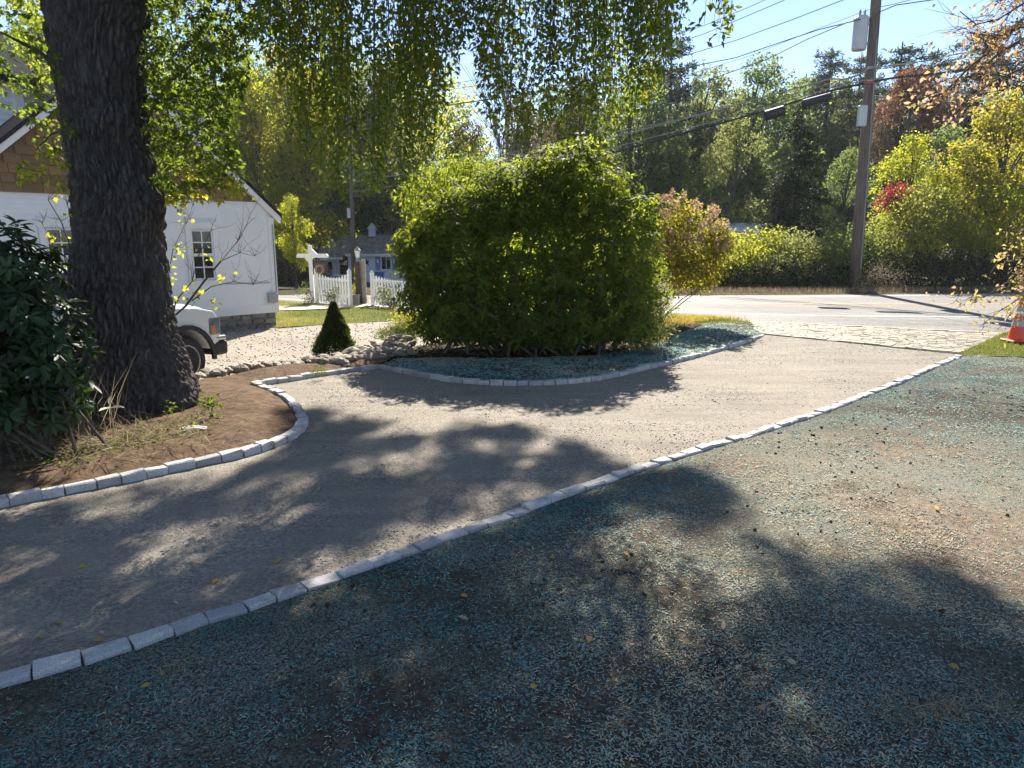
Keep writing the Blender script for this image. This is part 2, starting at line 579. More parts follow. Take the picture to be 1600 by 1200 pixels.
def mat_granite(name, lo, hi, stain=None):
    m, nt, b = new_mat(name)
    v = world_pos(nt)
    c = ramp(nt, noise_fac(nt, v, 160, 4, 0.8), [(0.32, tuple(x * .45 for x in lo)), (0.45, lo), (0.62, hi)])
    oi = nt.nodes.new('ShaderNodeObjectInfo')
    k = ramp(nt, oi.outputs['Random'], [(0, (.66, .66, .67)), (0.5, (.92, .91, .90)), (1, (1.15, 1.12, 1.07))])
    c = mixc(nt, 1.0, c, k, 'MULTIPLY')
    if stain:
        s = ramp(nt, noise_fac(nt, v, 9, 4), [(0.52, (0, 0, 0)), (0.70, (.8, .8, .8))])
        c = mixc(nt, s, c, stain)
    nt.links.new(c, b.inputs['Base Color'])
    b.inputs['Roughness'].default_value = 0.8
    bump(nt, b, mixc(nt, 0.5, noise_fac(nt, v, 60, 5, 0.7), noise_fac(nt, v, 14, 3)), 0.8, 0.012)
    return m

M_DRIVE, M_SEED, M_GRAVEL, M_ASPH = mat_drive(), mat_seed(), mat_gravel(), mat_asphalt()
M_SOIL = mat_soil('bed_soil', (.045, .027, .016), (.155, .098, .058), (.29, .20, .13))
M_MULCH = mat_soil('bark_mulch', (.012, .008, .006), (.05, .028, .018), (.13, .075, .045))
M_TURF = mat_turf('lawn_turf', [(0.3, (.07, .10, .02)), (0.5, (.14, .15, .035)), (0.72, (.27, .22, .09))])
M_DRY = mat_turf('dry_verge', [(0.3, (.05, .045, .02)), (0.5, (.12, .095, .045)), (0.7, (.24, .19, .10))])
M_FLOOR = mat_turf('woodland_floor', [(0.3, (.018, .02, .008)), (0.5, (.05, .045, .02)), (0.7, (.11, .08, .04))])
M_GRANITE = mat_granite('grey_granite', (.36, .36, .36), (.58, .575, .565), (.26, .24, .20))
M_APRON = mat_granite('tan_granite', (.255, .222, .165), (.40, .355, .275), (.24, .20, .13))
M_FIELD = mat_granite('field_stone', (.20, .165, .12), (.42, .35, .26), (.13, .10, .07))
M_PATH = simple('path_gravel', (.50, .43, .35), 0.9, bmp=0.6, scale=20)
M_WHITELINE = simple('road_white', (.78, .77, .74), 0.7, scale=9)
M_YELLOW = simple('road_yellow', (.60, .42, .10), 0.7, scale=9)

# ------------------------------------------------------------------ ground sheets
def axis(lim, fine, s):
    a = list(np.arange(-fine, fine + 1e-6, s)); x = fine; st = s
    while x < lim:
        st *= 1.35; x += st; a.append(x); a.insert(0, -x)
    return np.array(a)
gx = axis(240, 22, 0.4); gy = axis(240, 22, 0.4) + 14
X, Y = np.meshgrid(gx, gy)
Z = hgt(X, Y) + hill(X, Y) - 0.06 + np.where((Y > 30) , fbm(X, Y, 9, 3) * .5, 0)
nx, ny = len(gx), len(gy)
idx = np.arange(nx * ny).reshape(ny, nx)
Fq = np.stack([idx[:-1, :-1], idx[:-1, 1:], idx[1:, 1:], idx[1:, :-1]], -1).reshape(-1, 4)
tag(link('ground', np_mesh('ground', np.column_stack([X.ravel(), Y.ravel(), Z.ravel()]), Fq, smooth=True), M_FLOOR), kind='structure')

DRIVE = NEAR + [AP_C, AP_D] + ISL[::-1] + BACK[::-1][1:] + LEFT[::-1][1:]
def drive_z(x, y): return hgt(x, y) - 0.045 + 0.012 * fbm(x, y, .9, 3, 2) + 0.006 * fbm(x, y, .12, 2, 4) + 0.042 * ss(1.1, 0.05, seg_dist(x, y, [AP_C, AP_D]))
sheet('driveway', DRIVE, drive_z, M_DRIVE, 0.16)

LAWN = NEAR + [(8.85, 12.12), (12, 10.9), (15, 10), (15, -4), (-8, -4), (-8, -.6)]
def lawn_z(x, y):
    e = ss(0.05, 0.35, seg_dist(x, y, NEAR))
    return e * (0.045 * fbm(x, y, 0.7, 2, 1) + 0.03 * fbm(x, y, 0.16, 3, 6) + 0.01) - (1 - e) * 0.004 + 0.03 * e * np.maximum(0, fbm(x, y, 0.35, 2, 9) - .12)
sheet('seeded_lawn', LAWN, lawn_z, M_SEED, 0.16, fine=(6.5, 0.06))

I_BACK = Gp([(1186,517),(1166,506),(1112,504),(1060,521),(1020,541),(930,556),(800,561),(680,560),(620,561)])
def isl_z(x, y): return hgt(x, y) + 0.012 + 0.03 * fbm(x, y, .3, 3, 3)
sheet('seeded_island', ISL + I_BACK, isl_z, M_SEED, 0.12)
MUL = [ISL[0]] + I_BACK[::-1][:-3] + [tuple(G(1100, 508)[:2]), (3.6, 17.2), (0.2, 17.4), (-1.6, 15.4), (-2.3, 13.4)]
sheet('mulch_bed', MUL, lambda x, y: hgt(x, y) + 0.004 + 0.05 * (fbm(x, y, .4, 3, 8) + .4), M_MULCH, 0.15)

s0 = np.array((.657, .754))
ROWL = [tuple(LO + s * s0 + 0.12 * LN) for s in (-14, -9, -5, -3, -1, 0, 1, 2, 2.9)]
BED = LEFT + BACK[1:] + [(-1.95, 12.2)] + ROWL[::-1] + [(-12.5, -1.5)]
def bed_z(x, y):
    e = ss(0.03, 0.5, seg_dist(x, y, LEFT + BACK))
    return hgt(x, y) + e * (0.05 + 0.09 * (fbm(x, y, .9, 3, 11) + .2) + 0.04 * fbm(x, y, .18, 2, 12)) - 0.005
sheet('bed_soil', BED, bed_z, M_SOIL, 0.2, fine=(10.5, 0.09))

LOT = ROWL + [(-1.9, 13.0), (-2.3, 13.4), (-1.6, 15.4), (-.6, 17.4), (-.5, 20.0), (-1.6, 20.7), (-3, 20.75), (-4.6, 19.9), (-6.2, 18.8), (-7.5, 19.5), (-20, 14), (-22, -4), (-13, -3)]
sheet('gravel_lot', LOT, lambda x, y: hgt(x, y) + 0.0 + 0.03 * fbm(x, y, .8, 2, 5), M_GRAVEL, 0.22)

GR = [(-7.5, 19.5), (-6.2, 18.8), (-4.6, 19.9), (-3, 20.75), (-1.6, 20.7), (-.5, 20.0), (-.6, 17.4), (.2, 17.4), (3.6, 17.2), tuple(G(1100, 508)[:2])] + I_BACK[1::-1] + [AP_A, (4.3, 19.0), (-2, 22.5), (-9, 27.3), (-14, 31), (-16, 27)]
GRASSPOLY = GR
sheet('grass_lawn', GR, lambda x, y: hgt(x, y) + 0.004 + 0.03 * (fbm(x, y, .5, 2, 7) + .3), M_TURF, 0.3)
PATH = [tuple(G(u, v, -.3)[:2]) for u, v in [(400, 487), (470, 486), (556, 482), (575, 481), (575, 476), (556, 477), (470, 480), (400, 480)]]
sheet('garden_path', PATH, lambda x, y: hgt(x, y) + 0.045 + 0 * x, M_PATH, 0.3)
CORNER = [NEAR[-1], AP_C, AP_B, (12.7, 16.3), (25, 15.6), (30, 8), (15, 10), (12, 10.9), (8.85, 12.12)]
sheet('corner_grass', CORNER, lambda x, y: hgt(x, y) + 0.006 + 0.05 * (fbm(x, y, .5, 2, 7) + .3) * ss(0, .4, seg_dist(x, y, [AP_C, AP_B])), M_TURF, 0.25)

ROAD = ROAD_N + ROAD_F[::-1]
sheet('road', ROAD, lambda x, y: hgt(x, y) + 0.0 + 0.004 * (x * 0), M_ASPH, 0.8)
FV = ROAD_F + [(-40, 63), (-20, 49), (-8, 38.5), (0, 31.8), (5.6, 28.4), (25, 29.3), (60, 29.5)]
sheet('road_verge', FV, lambda x, y: hgt(x, y) + 0.0 + .1 * (fbm(x, y, .8, 2) + .5) * ss(.1, .8, seg_dist(x, y, ROAD_F)), M_DRY, 0.5)

def stripe(name, line, w, mat, dz):
    line = dense(line, 0.8); n = len(line); V = []
    for i, p in enumerate(line):
        t = line[min(i + 1, n - 1)] - line[max(i - 1, 0)]; t = t / np.hypot(*t); s = np.array((-t[1], t[0])) * w / 2
        for q in (p - s, p + s):
            V.append((q[0], q[1], float(hgt(q[0], q[1])) + dz))
    Fc = np.array([(2*i, 2*i+1, 2*i+3, 2*i+2) for i in range(n - 1)])
    return tag(link(name, np_mesh(name, np.array(V), Fc), mat), kind='structure')
stripe('road_edge_line', [(50, 17.0), (25, 18.3), (12.7, 18.75), (8, 19.15), (4.3, 20.1), (-2, 23.4), (-9, 28.3), (-20, 37), (-40, 51)], 0.13, M_WHITELINE, 0.006)
stripe('far_edge_line', [(50, 27.2), (25, 26.9), (18.7, 26.7), (12, 25.9), (5.6, 25.4), (-1, 29), (-8, 35.2), (-20, 45), (-40, 59)], 0.12, M_WHITELINE, 0.006)
for k in (-.1, .1):
    stripe('centre_line', [(50, 22.5 + k), (25, 22.8 + k), (12.7, 22.6 + k), (5, 22.9 + k), (-1.5, 26.2 + k), (-8.5, 31.6 + k), (-20, 41 + k), (-40, 55 + k)], 0.09, M_YELLOW, 0.006)

# ------------------------------------------------------------------ cobblestone edgings
rng = np.random.default_rng(11); random.seed(4)
def block_protos(n, w, h, bev, jit, name):
    out = []
    for k in range(n):
        mb = MB().box((-.5, -w / 2, -h), (.5, w / 2, 0))
        me = mb.mesh(name, bevel=bev, seg=2)
        r = random.Random(k * 7 + 1)
        o = Vector((k * 3.1, 0, 0))
        for v in me.vertices:
            d = noise.noise_vector(v.co * 6 + o) * jit
            d.x *= .35
            v.co += d
            if abs(v.co.x) > .45: v.co.z -= r.random() * jit * .8
        me.polygons.foreach_set('use_smooth', [False] * len(me.polygons))
        out.append(me)
    return out

def lay_curb(line, label, protos, mat, top=0.028, lmin=.15, lmax=.245, w=1.0):
    t = thing('cobblestone_edging', label, 'kerb', (line[0][0], line[0][1], 0), group='granite cobble edging round the driveway')
    pts = dense(line, 0.02); pts = np.array(pts)
    # smooth the polyline
    for _ in range(60):
        pts[1:-1] = .5 * pts[1:-1] + .25 * (pts[:-2] + pts[2:])
    seg = np.hypot(*np.diff(pts, axis=0).T); s = np.concatenate([[0], np.cumsum(seg)])
    a = 0.0
    while a < s[-1] - 0.08:
        l = random.uniform(lmin, lmax)
        p0 = np.array([np.interp(a, s, pts[:, k]) for k in (0, 1)]); p1 = np.array([np.interp(a + l, s, pts[:, k]) for k in (0, 1)])
        c = (p0 + p1) / 2; d = p1 - p0; L = np.hypot(*d)
        o = bpy.data.objects.new('cobblestone', random.choice(protos)); col.objects.link(o); o.parent = t
        off = random.uniform(-.005, .005)
        o.location = (c[0] - t.location.x - d[1] / L * off, c[1] - t.location.y + d[0] / L * off, float(hgt(*c)) + top + random.uniform(-.008, .008))
        o.rotation_euler = (R(random.uniform(-4, 4)), R(random.uniform(-2, 2)), math.atan2(d[1], d[0]) + R(random.uniform(-3, 3)))
        o.scale = ((L - 0.006) * random.choice((1, -1)), random.uniform(.93, 1.08) * w, 1)
        a += l
    return t
CB = block_protos(14, .115, .17, .015, .018, 'cobblestone')
for me in CB: me.materials.append(M_GRANITE)
lay_curb(NEAR, 'long edging of grey granite cobbles between driveway and teal seeded lawn', CB, M_GRANITE)
lay_curb(LEFT, 'curved edging of grey granite cobbles round the brown soil bed under the big tree', CB, M_GRANITE, top=0.034)
lay_curb(BACK, 'short edging of granite cobbles in front of the loose field stones', CB, M_GRANITE)
lay_curb(ISL, 'bowed edging of granite cobbles round the big rhododendron island', CB, M_GRANITE)

# apron of tan cobbles where the drive meets the road
AB = block_protos(8, 1.0, .12, .016, .011, 'paving_cobble')
for me in AB:
    me.materials.append(M_APRON)
ap = thing('cobble_apron', 'apron of tan granite cobbles where the driveway meets the road', 'paving', (7.5, 15, 0))
A_, B_, C_, D_ = map(np.array, (AP_A, AP_B, AP_C, AP_D))
rows = 17
APS = []
fr = np.concatenate([[0], np.cumsum([1.25 if r in (0, rows - 1) else 1 for r in range(rows)])]); fr /= fr[-1]
for r in range(rows):
    t0, t1 = fr[r], fr[r + 1]; tm = (t0 + t1) / 2
    pl, pr = A_ + (D_ - A_) * tm, B_ + (C_ - B_) * tm
    L = np.hypot(*(pr - pl)); dd = (pr - pl) / L
    hh = (t1 - t0) * 2.75
    a = -random.uniform(0, .1)
    edge = r in (0, rows - 1)
    while a < L - .05:
        l = random.uniform(.22, .28) if edge else random.uniform(.14, .22)
        l = min(l, L - a)
        c = pl + dd * (a + l / 2)
        APS.append((np.hypot(*c), random.choice(AB), (c[0] - 7.5, c[1] - 15, 0.022 + random.uniform(-.005, .005) + (.006 if edge else 0)),
                    (R(random.uniform(-2.5, 2.5)), R(random.uniform(-1.5, 1.5)), math.atan2(dd[1], dd[0]) + R(random.uniform(-1.5, 1.5))), (l - .009, hh - .011, 1)))
        a += l
from mathutils import Euler
APS.sort(key=lambda q: q[0])
far_ = MB()
for i, (_d, me, lc, ro, sc) in enumerate(APS):
    if i < 290:
        o = bpy.data.objects.new('cobblestone', me); col.objects.link(o); o.parent = ap
        o.location, o.rotation_euler, o.scale = lc, ro, sc
    else:
        M4 = Matrix.LocRotScale(Vector(lc), Euler(ro), Vector(sc))
        far_.add([M4 @ v.co for v in me.vertices], [tuple(p.vertices) for p in me.polygons])
if far_.V:
    o = far_.build('far_cobblestones', M_APRON, ap, world=False); o['kind'] = 'stuff'
sheet('joint_sand', [AP_A, AP_B, AP_C, AP_D], lambda x, y: 0.0 * x + 0.011, simple('joint_sand', (.15, .125, .075), .95, var=.5, scale=6), 0.4)

# ------------------------------------------------------------------ loose field stones along the gravel lot
def rock_protos(n, flat, name, jit=.35):
    out = []
    for k in range(n):
        bm = bmesh.new(); bmesh.ops.create_icosphere(bm, subdivisions=2, radius=.5)
        o = Vector((k * 5.7, 1.3, 2.2))
        for v in bm.verts:
            d = v.co.normalized()
            q = max(abs(d.x), abs(d.y), abs(d.z))
            v.co = d * .5 * (0.35 + .65 / q * .8) * (1 + jit * noise.noise(d * 1.6 + o))
            v.co.z *= flat
        me = bpy.data.meshes.new(name); bm.to_mesh(me); bm.free(); out.append(me)
    return out
RK = rock_protos(9, .55, 'field_stone')
for me in RK: me.materials.append(M_FIELD)
rowt = thing('stone_border', 'loose border of flat field stones between soil bed and gravel lot', 'stone border', (LO[0], LO[1], 0))
def put_stone(u, v, size, lift=0.0):
    p = G(u, v, 0.0); o = bpy.data.objects.new('field_stone', random.choice(RK)); col.objects.link(o); o.parent = rowt
    o.location = (p[0] - LO[0], p[1] - LO[1], float(bed_z(p[0], p[1])) * .6 + lift)
    o.rotation_euler = (R(random.uniform(-22, 22)), R(random.uniform(-22, 22)), random.uniform(0, 6.28))
    o.scale = (size * random.uniform(.8, 1.3), size * random.uniform(.7, 1.1), size * random.uniform(.7, 1.2))
for i in range(46):
    u = 308 + (i + random.random()) * 5.6
    v = np.interp(u, [305, 400, 470, 560], [598, 583, 577, 569]) - random.uniform(3, 11)
    put_stone(u, v, random.uniform(.12, .24), random.uniform(0, .05))
for i in range(62):
    u = 505 + random.random() ** .75 * 138
    q = random.random()
    v = np.interp(u, [500, 560, 600, 645], [574, 568, 562, 556]) - q * np.interp(u, [500, 560, 645], [8, 14, 18])
    put_stone(u, v, random.uniform(.16, .32), q * np.interp(u, [500, 580, 645], [.04, .12, .26]))
# ------------------------------------------------------------------ building materials
M_WHITE = simple('white_paint', (.74, .74, .73), .55, var=.04, scale=3)
M_WHITE2 = simple('white_clapboard', (.78, .78, .78), .6, var=.05, scale=2)
M_BLACKROOF = simple('dark_shingle_roof', (.03, .03, .034), .95, var=.5, scale=30, bmp=.6, spec=.08)
M_GLASS = simple('window_glass', (.012, .014, .016), .06, var=.2, spec=.6)
M_BLIND = simple('grey_blind', (.22, .23, .23), .5, var=.1, scale=3)
M_GREYMETAL = simple('grey_metal', (.30, .31, .32), .5, var=.1)
M_STONEWALL = mat_granite('foundation_stone', (.20, .185, .16), (.36, .33, .29), (.10, .09, .08))
M_MORTAR = simple('mortar', (.22, .2, .175), .95, var=.3, scale=15, bmp=.5)

def cedar():
    m, nt, b = new_mat('cedar_shingle')
    v = world_pos(nt)
    oi = nt.nodes.new('ShaderNodeObjectInfo')
    base = ramp(nt, oi.outputs['Random'], [(0, (.165, .10, .046)), (.5, (.215, .13, .058)), (1, (.27, .165, .078))])
    st = ramp(nt, noise_fac(nt, coords(nt, (40, 40, 3)), 1.5, 4), [(.3, (.7, .7, .7)), (.7, (1.1, 1.1, 1.1))])
    nt.links.new(mixc(nt, 1, base, st, 'MULTIPLY'), b.inputs['Base Color'])
    b.inputs['Roughness'].default_value = .8
    return m
M_CEDAR = cedar()

# ------------------------------------------------------------------ gabled house with cedar gable
HL = np.array((-6.33, 19.2, -0.3)); HX = np.array((.671, .741)); HY = np.array((-.741, .671))
def hpx(u, v):
    """where a pixel's ray meets the gable wall: local x, z"""
    d = ray(u, v); n = np.array((.741, -.671))
    t = ((HL[:2]) @ n) / (d[:2] @ n)
    p = d * t + np.array((0, 0, CAMH))
    return float((p[:2] - HL[:2]) @ HX), float(p[2] - HL[2])
H = thing('gabled_house', 'white clapboard house with cedar shingled gable and stone foundation at left', 'house', HL, math.atan2(.741, .671))
def hb(mb, name, mat, parent=None, **kw):
    return mb.build(name, mat, parent or H, world=False, **kw)
WL = -7.1; AX = -3.55
zf = hpx(436, 486)[1]; zs = hpx(405, 316)[1]; ze = 3.0; za = 6.16
slope = (za - ze) / 3.55
# core walls
hb(MB().prism([(WL, zf), (0, zf), (0, ze - .05), (AX, za - .05), (WL, ze - .05)], 'y', 0.0, 8.0), 'wall', M_WHITE2)
fnd = hb(MB().box((WL + .04, .05, -.6), (-.04, 7.9, zf)), 'foundation', M_MORTAR)
random.seed(21)
FS = rock_protos(6, 1.0, 'foundation_stone', .12)
for me in FS: me.materials.append(M_STONEWALL)
x = -.04
for row in range(3):
    x = -.16; z = zf - .08 - row * .17
    while x > WL + .2:
        l = random.uniform(.2, .48)
        o = bpy.data.objects.new('stone', random.choice(FS)); col.objects.link(o); o.parent = fnd
        o.location = (x - l / 2 + .1, .04, z + random.uniform(-.02, .02)); o.scale = (l * 1.05, .14, .18 * random.uniform(.85, 1.1))
        o.rotation_euler = (0, R(random.uniform(-6, 6)), 0)
        x -= l
# windows: casing, sash, muntins, panes
WINS = []
def house_window(x0, x1, z0, z1, blind):
    WINS.append((x0 - .13, x1 + .13, z0 - .1, z1 + .2))
    w = MB().box((x0 - .12, -.07, z0 - .02), (x0, .0, z1 + .02)).box((x1, -.07, z0 - .02), (x1 + .12, 0, z1 + .02))
    w.box((x0 - .14, -.08, z1 + .02), (x1 + .14, 0, z1 + .16)).box((x0 - .15, -.1, z1 + .16), (x1 + .15, 0, z1 + .19))
    win = hb(w, 'window', M_WHITE)
    hb(MB().box((x0 - .14, -.1, z0 - .08), (x1 + .14, 0, z0 - .02)), 'sill', M_WHITE, win)
    zm = (z0 + z1) / 2; xm = (x0 + x1) / 2
    for i, (a, b) in enumerate(((z0, zm), (zm, z1))):
        yb = -.028 if i == 0 else -.04
        s = MB()
        s.box((x0, yb, a), (x0 + .035, -.005, b)).box((x1 - .035, yb, a), (x1, -.005, b))
        s.box((x0 + .035, yb, a), (x1 - .035, -.005, a + .035)).box((x0 + .035, yb, b - .035), (x1 - .035, -.005, b))
        c = (a + b) / 2
        s.box((xm - .014, yb + .006, a + .035), (xm + .014, -.005, b - .035))
        s.box((x0 + .035, yb + .007, c - .014), (xm - .014, -.005, c + .014)).box((xm + .014, yb + .007, c - .014), (x1 - .035, -.005, c + .014))
        hb(s, 'sash', M_WHITE, win)
        for (pa, pb) in ((x0 + .035, xm - .014), (xm + .014, x1 - .035)):
            for (qa, qb) in ((a + .035, c - .014), (c + .014, b - .035)):
                hb(MB().box((pa, -.012, qa), (pb, -.006, qb)), 'pane', M_BLIND if (blind and i == 0) else M_GLASS, win)
xa, z1 = hpx(296, 359); xb, _ = hpx(330, 360); _, z0 = hpx(313, 437)
house_window(xa, xb, z0, z1, False)
xa, z1b = hpx(69, 358); xb, _ = hpx(116, 360)
house_window(xa, xb, z0, z1, True)
# clapboards
cb = MB(); z = zf + .2
while z < zs - .06:
    h = min(.105, zs - z)
    iv = [(WL + .12, -.13)]
    for (a, b, c, d) in WINS:
        if z + h > c and z < d:
            iv = [q for (p0, p1) in iv for q in ((p0, min(p1, a)), (max(p0, b), p1)) if q[1] - q[0] > .03]
    for (a, b) in iv:
        cb.prism([(-.028, z), (-.004, z + h), (.001, z + h), (.001, z)], 'x', a, b)
    z += .105
o = hb(cb, 'clapboard', M_WHITE2); o['kind'] = 'stuff'
hb(MB().box((WL, -.045, zf - .02), (.02, 0, zf + .2)), 'water_table', M_WHITE)
hb(MB().box((-.13, -.04, zf + .2), (.03, 0, ze - .12)).box((0, 0, zf + .2), (.03, .13, ze - .12)), 'corner_board', M_WHITE)
hb(MB().box((WL - .03, -.04, zf + .2), (WL + .12, 0, ze - .12)), 'corner_board', M_WHITE)
hb(MB().prism([(AX - (za - .1 - zs) / slope, zs), (AX + (za - .1 - zs) / slope, zs), (AX, za - .1)], 'y', -.006, -.001), 'gable_backing', M_CEDAR)
# cedar shingles, course by course
SH = []
for k in range(5):
    mb = MB().prism([(-.055, 0), (-.012, 1.0), (0, 1.0), (0, 0)], 'x', 0, 1)
    me = mb.mesh('shingle'); me.materials.append(M_CEDAR); SH.append(me)
random.seed(8)
z = zs
while z < za - .35:
    half = (za - .12 - z - .2) / slope
    x = AX - half; xe = AX + half
    while x < xe - .05:
        l = min(random.uniform(.24, .5), xe - x)
        o = bpy.data.objects.new('shingle', random.choice(SH)); col.objects.link(o); o.parent = H
        o.location = (x + .004, -.002, z + random.uniform(-.006, .006)); o.scale = (l - .008, random.uniform(.85, 1.15), .205)
        x += l
    z += .19
# roof: two slabs, with rake boards under them
for s in (-1, 1):
    e = AX + s * (3.55 + .22); z_e = ze - .22 * slope
    roof = MB().prism([(e, z_e + .06), (AX, za + .06), (AX, za + .17), (e, z_e + .16)], 'y', -.16, 8.2)
    hb(roof, 'roof', M_BLACKROOF)
    e2 = AX + s * (3.55 + .18); z2 = ze - .18 * slope
    hb(MB().prism([(e2, z2 - .10), (AX, za - .10), (AX, za + .055), (e2, z2 + .055)], 'y', -.14, -.05), 'rake_board', M_WHITE)
# gable window high up behind the trunk
hb(MB().box((AX - .62, -.1, 3.95), (AX + .62, -.06, 5.0)), 'gable_casing', M_WHITE)
hb(MB().box((AX - .5, -.11, 4.05), (AX - .02, -.101, 4.9)), 'pane', M_GLASS)
hb(MB().box((AX + .02, -.11, 4.05), (AX + .5, -.101, 4.9)), 'pane', M_GLASS)
# shed dormer on the right-hand slope
dz = 4.35
dorm = hb(MB().prism([(AX + 1.0, za - 1.0 * slope - .1), (AX + 1.0, 6.0), (AX + 2.35, 5.55), (AX + 2.35, za - 2.35 * slope - .1)], 'y', .9, 4.2), 'dormer', M_WHITE2)
hb(MB().prism([(AX + .8, 6.08), (AX + 2.6, 5.48), (AX + 2.6, 5.62), (AX + .8, 6.24)], 'y', .65, 4.45), 'dormer_roof', M_BLACKROOF, dorm)
hb(MB().box((AX + 2.2, .86, za - 2.2 * slope + .1), (AX + 2.38, .9, 5.5)), 'dormer_trim', M_WHITE, dorm)
hb(MB().prism([(AX + 1.15, za - 1.15 * slope + .25), (AX + 1.15, 5.78), (AX + 2.15, 5.45), (AX + 2.15, za - 2.15 * slope + .3)], 'y', .85, .895), 'dormer_louvre', M_GLASS, dorm)
# meter box and conduit near the corner
hx, hz = hpx(424, 465)
hb(MB().box((hx - .13, -.13, hz - .13), (hx + .13, -.03, hz + .13)), 'meter_box', M_GREYMETAL, bevel=.012)
hb(MB().tube([(-.2, -.05, hz + .4), (-1.4, -.05, hz + .42)], .012, 5).tube([(-.02, -.05, hz + .1), (-.02, -.05, ze - .3)], .02, 6), 'conduit', M_GREYMETAL)

# taller white house behind
B2 = thing('white_house', 'tall white clapboard house rising behind the cedar gable, top left', 'house', HL, math.atan2(.741, .671))
def b2(mb, name, mat, parent=None, **kw):
    return mb.build(name, mat, parent or B2, world=False, **kw)
b2(MB().box((-14, 2.3, -.4), (-4.75, 10, 5.8)), 'wall', M_WHITE2)
cb = MB(); z = 3.4
while z < 5.6:
    cb.prism([(2.265, z), (2.295, z + .13), (2.302, z + .13), (2.302, z)], 'x', -13.9, -4.9); z += .13
o = b2(cb, 'clapboard', M_WHITE2); o['kind'] = 'stuff'
b2(MB().box((-4.9, 2.25, 3.4), (-4.72, 2.3, 5.7)), 'corner_board', M_WHITE)
b2(MB().prism([(1.95, 5.72), (6.15, 8.2), (10.35, 5.72), (10.35, 5.9), (6.15, 8.4), (1.95, 5.9)], 'x', -14.4, -4.5), 'roof', M_BLACKROOF)

# ------------------------------------------------------------------ white pickup truck
M_CAR = simple('white_car_paint', (.72, .73, .74), .18, var=.02, spec=.7)
M_BLACKP = simple('black_plastic', (.018, .018, .02), .55, var=.2, scale=20)
M_TYRE = simple('tyre_rubber', (.02, .02, .021), .85, var=.3, scale=20, bmp=.3)
M_RIM = simple('silver_rim', (.55, .54, .50), .35, metal=.6, var=.08)
M_CHROME = simple('bright_trim', (.6, .61, .62), .2, metal=.8, var=.05)
M_LENS = simple('headlight_lens', (.22, .25, .29), .08, metal=.3, var=.2, spec=.8)
M_AMBER = simple('amber_lens', (.55, .22, .12), .2, var=.1)
M_CARGLASS = simple('car_glass', (.02, .025, .03), .04, var=.1, spec=.8)
TH = R(66)
hd = np.array((math.cos(TH), math.sin(TH))); lf = np.array((-math.sin(TH), math.cos(TH)))
nw = G(296, 602, -.3)[:2] - hd * .1; tr0 = nw + lf * .86
T = thing('pickup_truck', 'white pickup truck parked on pale gravel behind the big trunk', 'truck', (tr0[0], tr0[1], -.3), TH)
def tb(mb, name, mat, parent=None, **kw):
    return mb.build(name, mat, parent or T, world=False, **kw)
def arc(cx, cz, r, a0, a1, n):
    return [(cx + r * math.cos(R(a0 + (a1 - a0) * i / n)), cz + r * math.sin(R(a0 + (a1 - a0) * i / n))) for i in range(n + 1)]
prof = [(.66, .62), (.72, .82), (.70, 1.02), (.61, 1.16), (.25, 1.24), (-.6, 1.30), (-1.6, 1.33), (-3.0, 1.34), (-3.02, 1.42), (-4.88, 1.44), (-4.93, .7), (-4.6, .55)]
prof += arc(-3.68, .42, .5, 200, -20, 10)[0:0] + [(-4.17, .48)] + arc(-3.68, .42, .49, 170, 10, 10) + [(-3.15, .42), (-.56, .42)] + arc(0, .42, .5, 172, 14, 12) + [(.54, .60)]
tb(MB().prism(prof, 'y', -.985, .985), 'body', M_CAR, bevel=.035, seg=2)
tb(MB().box((-4.7, -.7, .38), (.6, .7, .62)), 'underbody', M_BLACKP)
hood = MB()
for (xa, xb, za1, zb1) in ((-.55, .25, 1.305, 1.245), (.25, .60, 1.245, 1.165)):
    hood.add([(xa, -.78, za1), (xb, -.78, zb1), (xb, .78, zb1), (xa, .78, za1), (xa, -.66, za1 + .05), (xb, -.66, zb1 + .045), (xb, .66, zb1 + .045), (xa, .66, za1 + .05)],
             [(4, 5, 6, 7), (0, 1, 5, 4), (2, 3, 7, 6), (1, 2, 6, 5), (3, 0, 4, 7)])
tb(hood, 'hood', M_CAR)
cabm = MB(); b0, t0 = 1.325, 1.92
cv = [(-.62, -.95, b0), (-3.0, -.95, b0), (-3.0, .95, b0), (-.62, .95, b0), (-1.42, -.76, t0), (-2.86, -.78, t0), (-2.86, .78, t0), (-1.42, .76, t0)]
cabm.add(cv, [(3, 2, 1, 0), (4, 5, 6, 7), (0, 1, 5, 4), (1, 2, 6, 5), (2, 3, 7, 6), (3, 0, 4, 7)])
tb(cabm, 'cab', M_CAR, bevel=.05, seg=2)
def quad_on(a, b, c, d, u0, u1, v0, v1, off):
    a, b, c, d = map(Vector, (a, b, c, d)); n = (b - a).cross(d - a).normalized()
    f = lambda u, v: (a * (1 - u) + b * u) * (1 - v) + (d * (1 - u) + c * u) * v
    q = [f(u0, v0), f(u1, v0), f(u1, v1), f(u0, v1)]
    return MB().add([p + n * off for p in q] + [p - n * .01 for p in q], [(0, 1, 2, 3), (7, 6, 5, 4), (0, 4, 5, 1), (1, 5, 6, 2), (2, 6, 7, 3), (3, 7, 4, 0)])
tb(quad_on(cv[3], cv[0], cv[4], cv[7], .08, .92, .1, .92, -.006), 'windscreen', M_CARGLASS)
tb(quad_on(cv[3], cv[0], cv[4], cv[7], .08, .92, .1, .92, .006), 'windscreen', M_CARGLASS)
for (s, a, b, c, d) in ((1, cv[1], cv[0], cv[4], cv[5]), (-1, cv[2], cv[3], cv[7], cv[6])):
    for (u0, u1) in ((.06, .44), (.49, .86)):
        for off in (.007, -.007):
            tb(quad_on(a, b, c, d, u0, u1, .1, .9, off), 'side_window', M_CARGLASS)
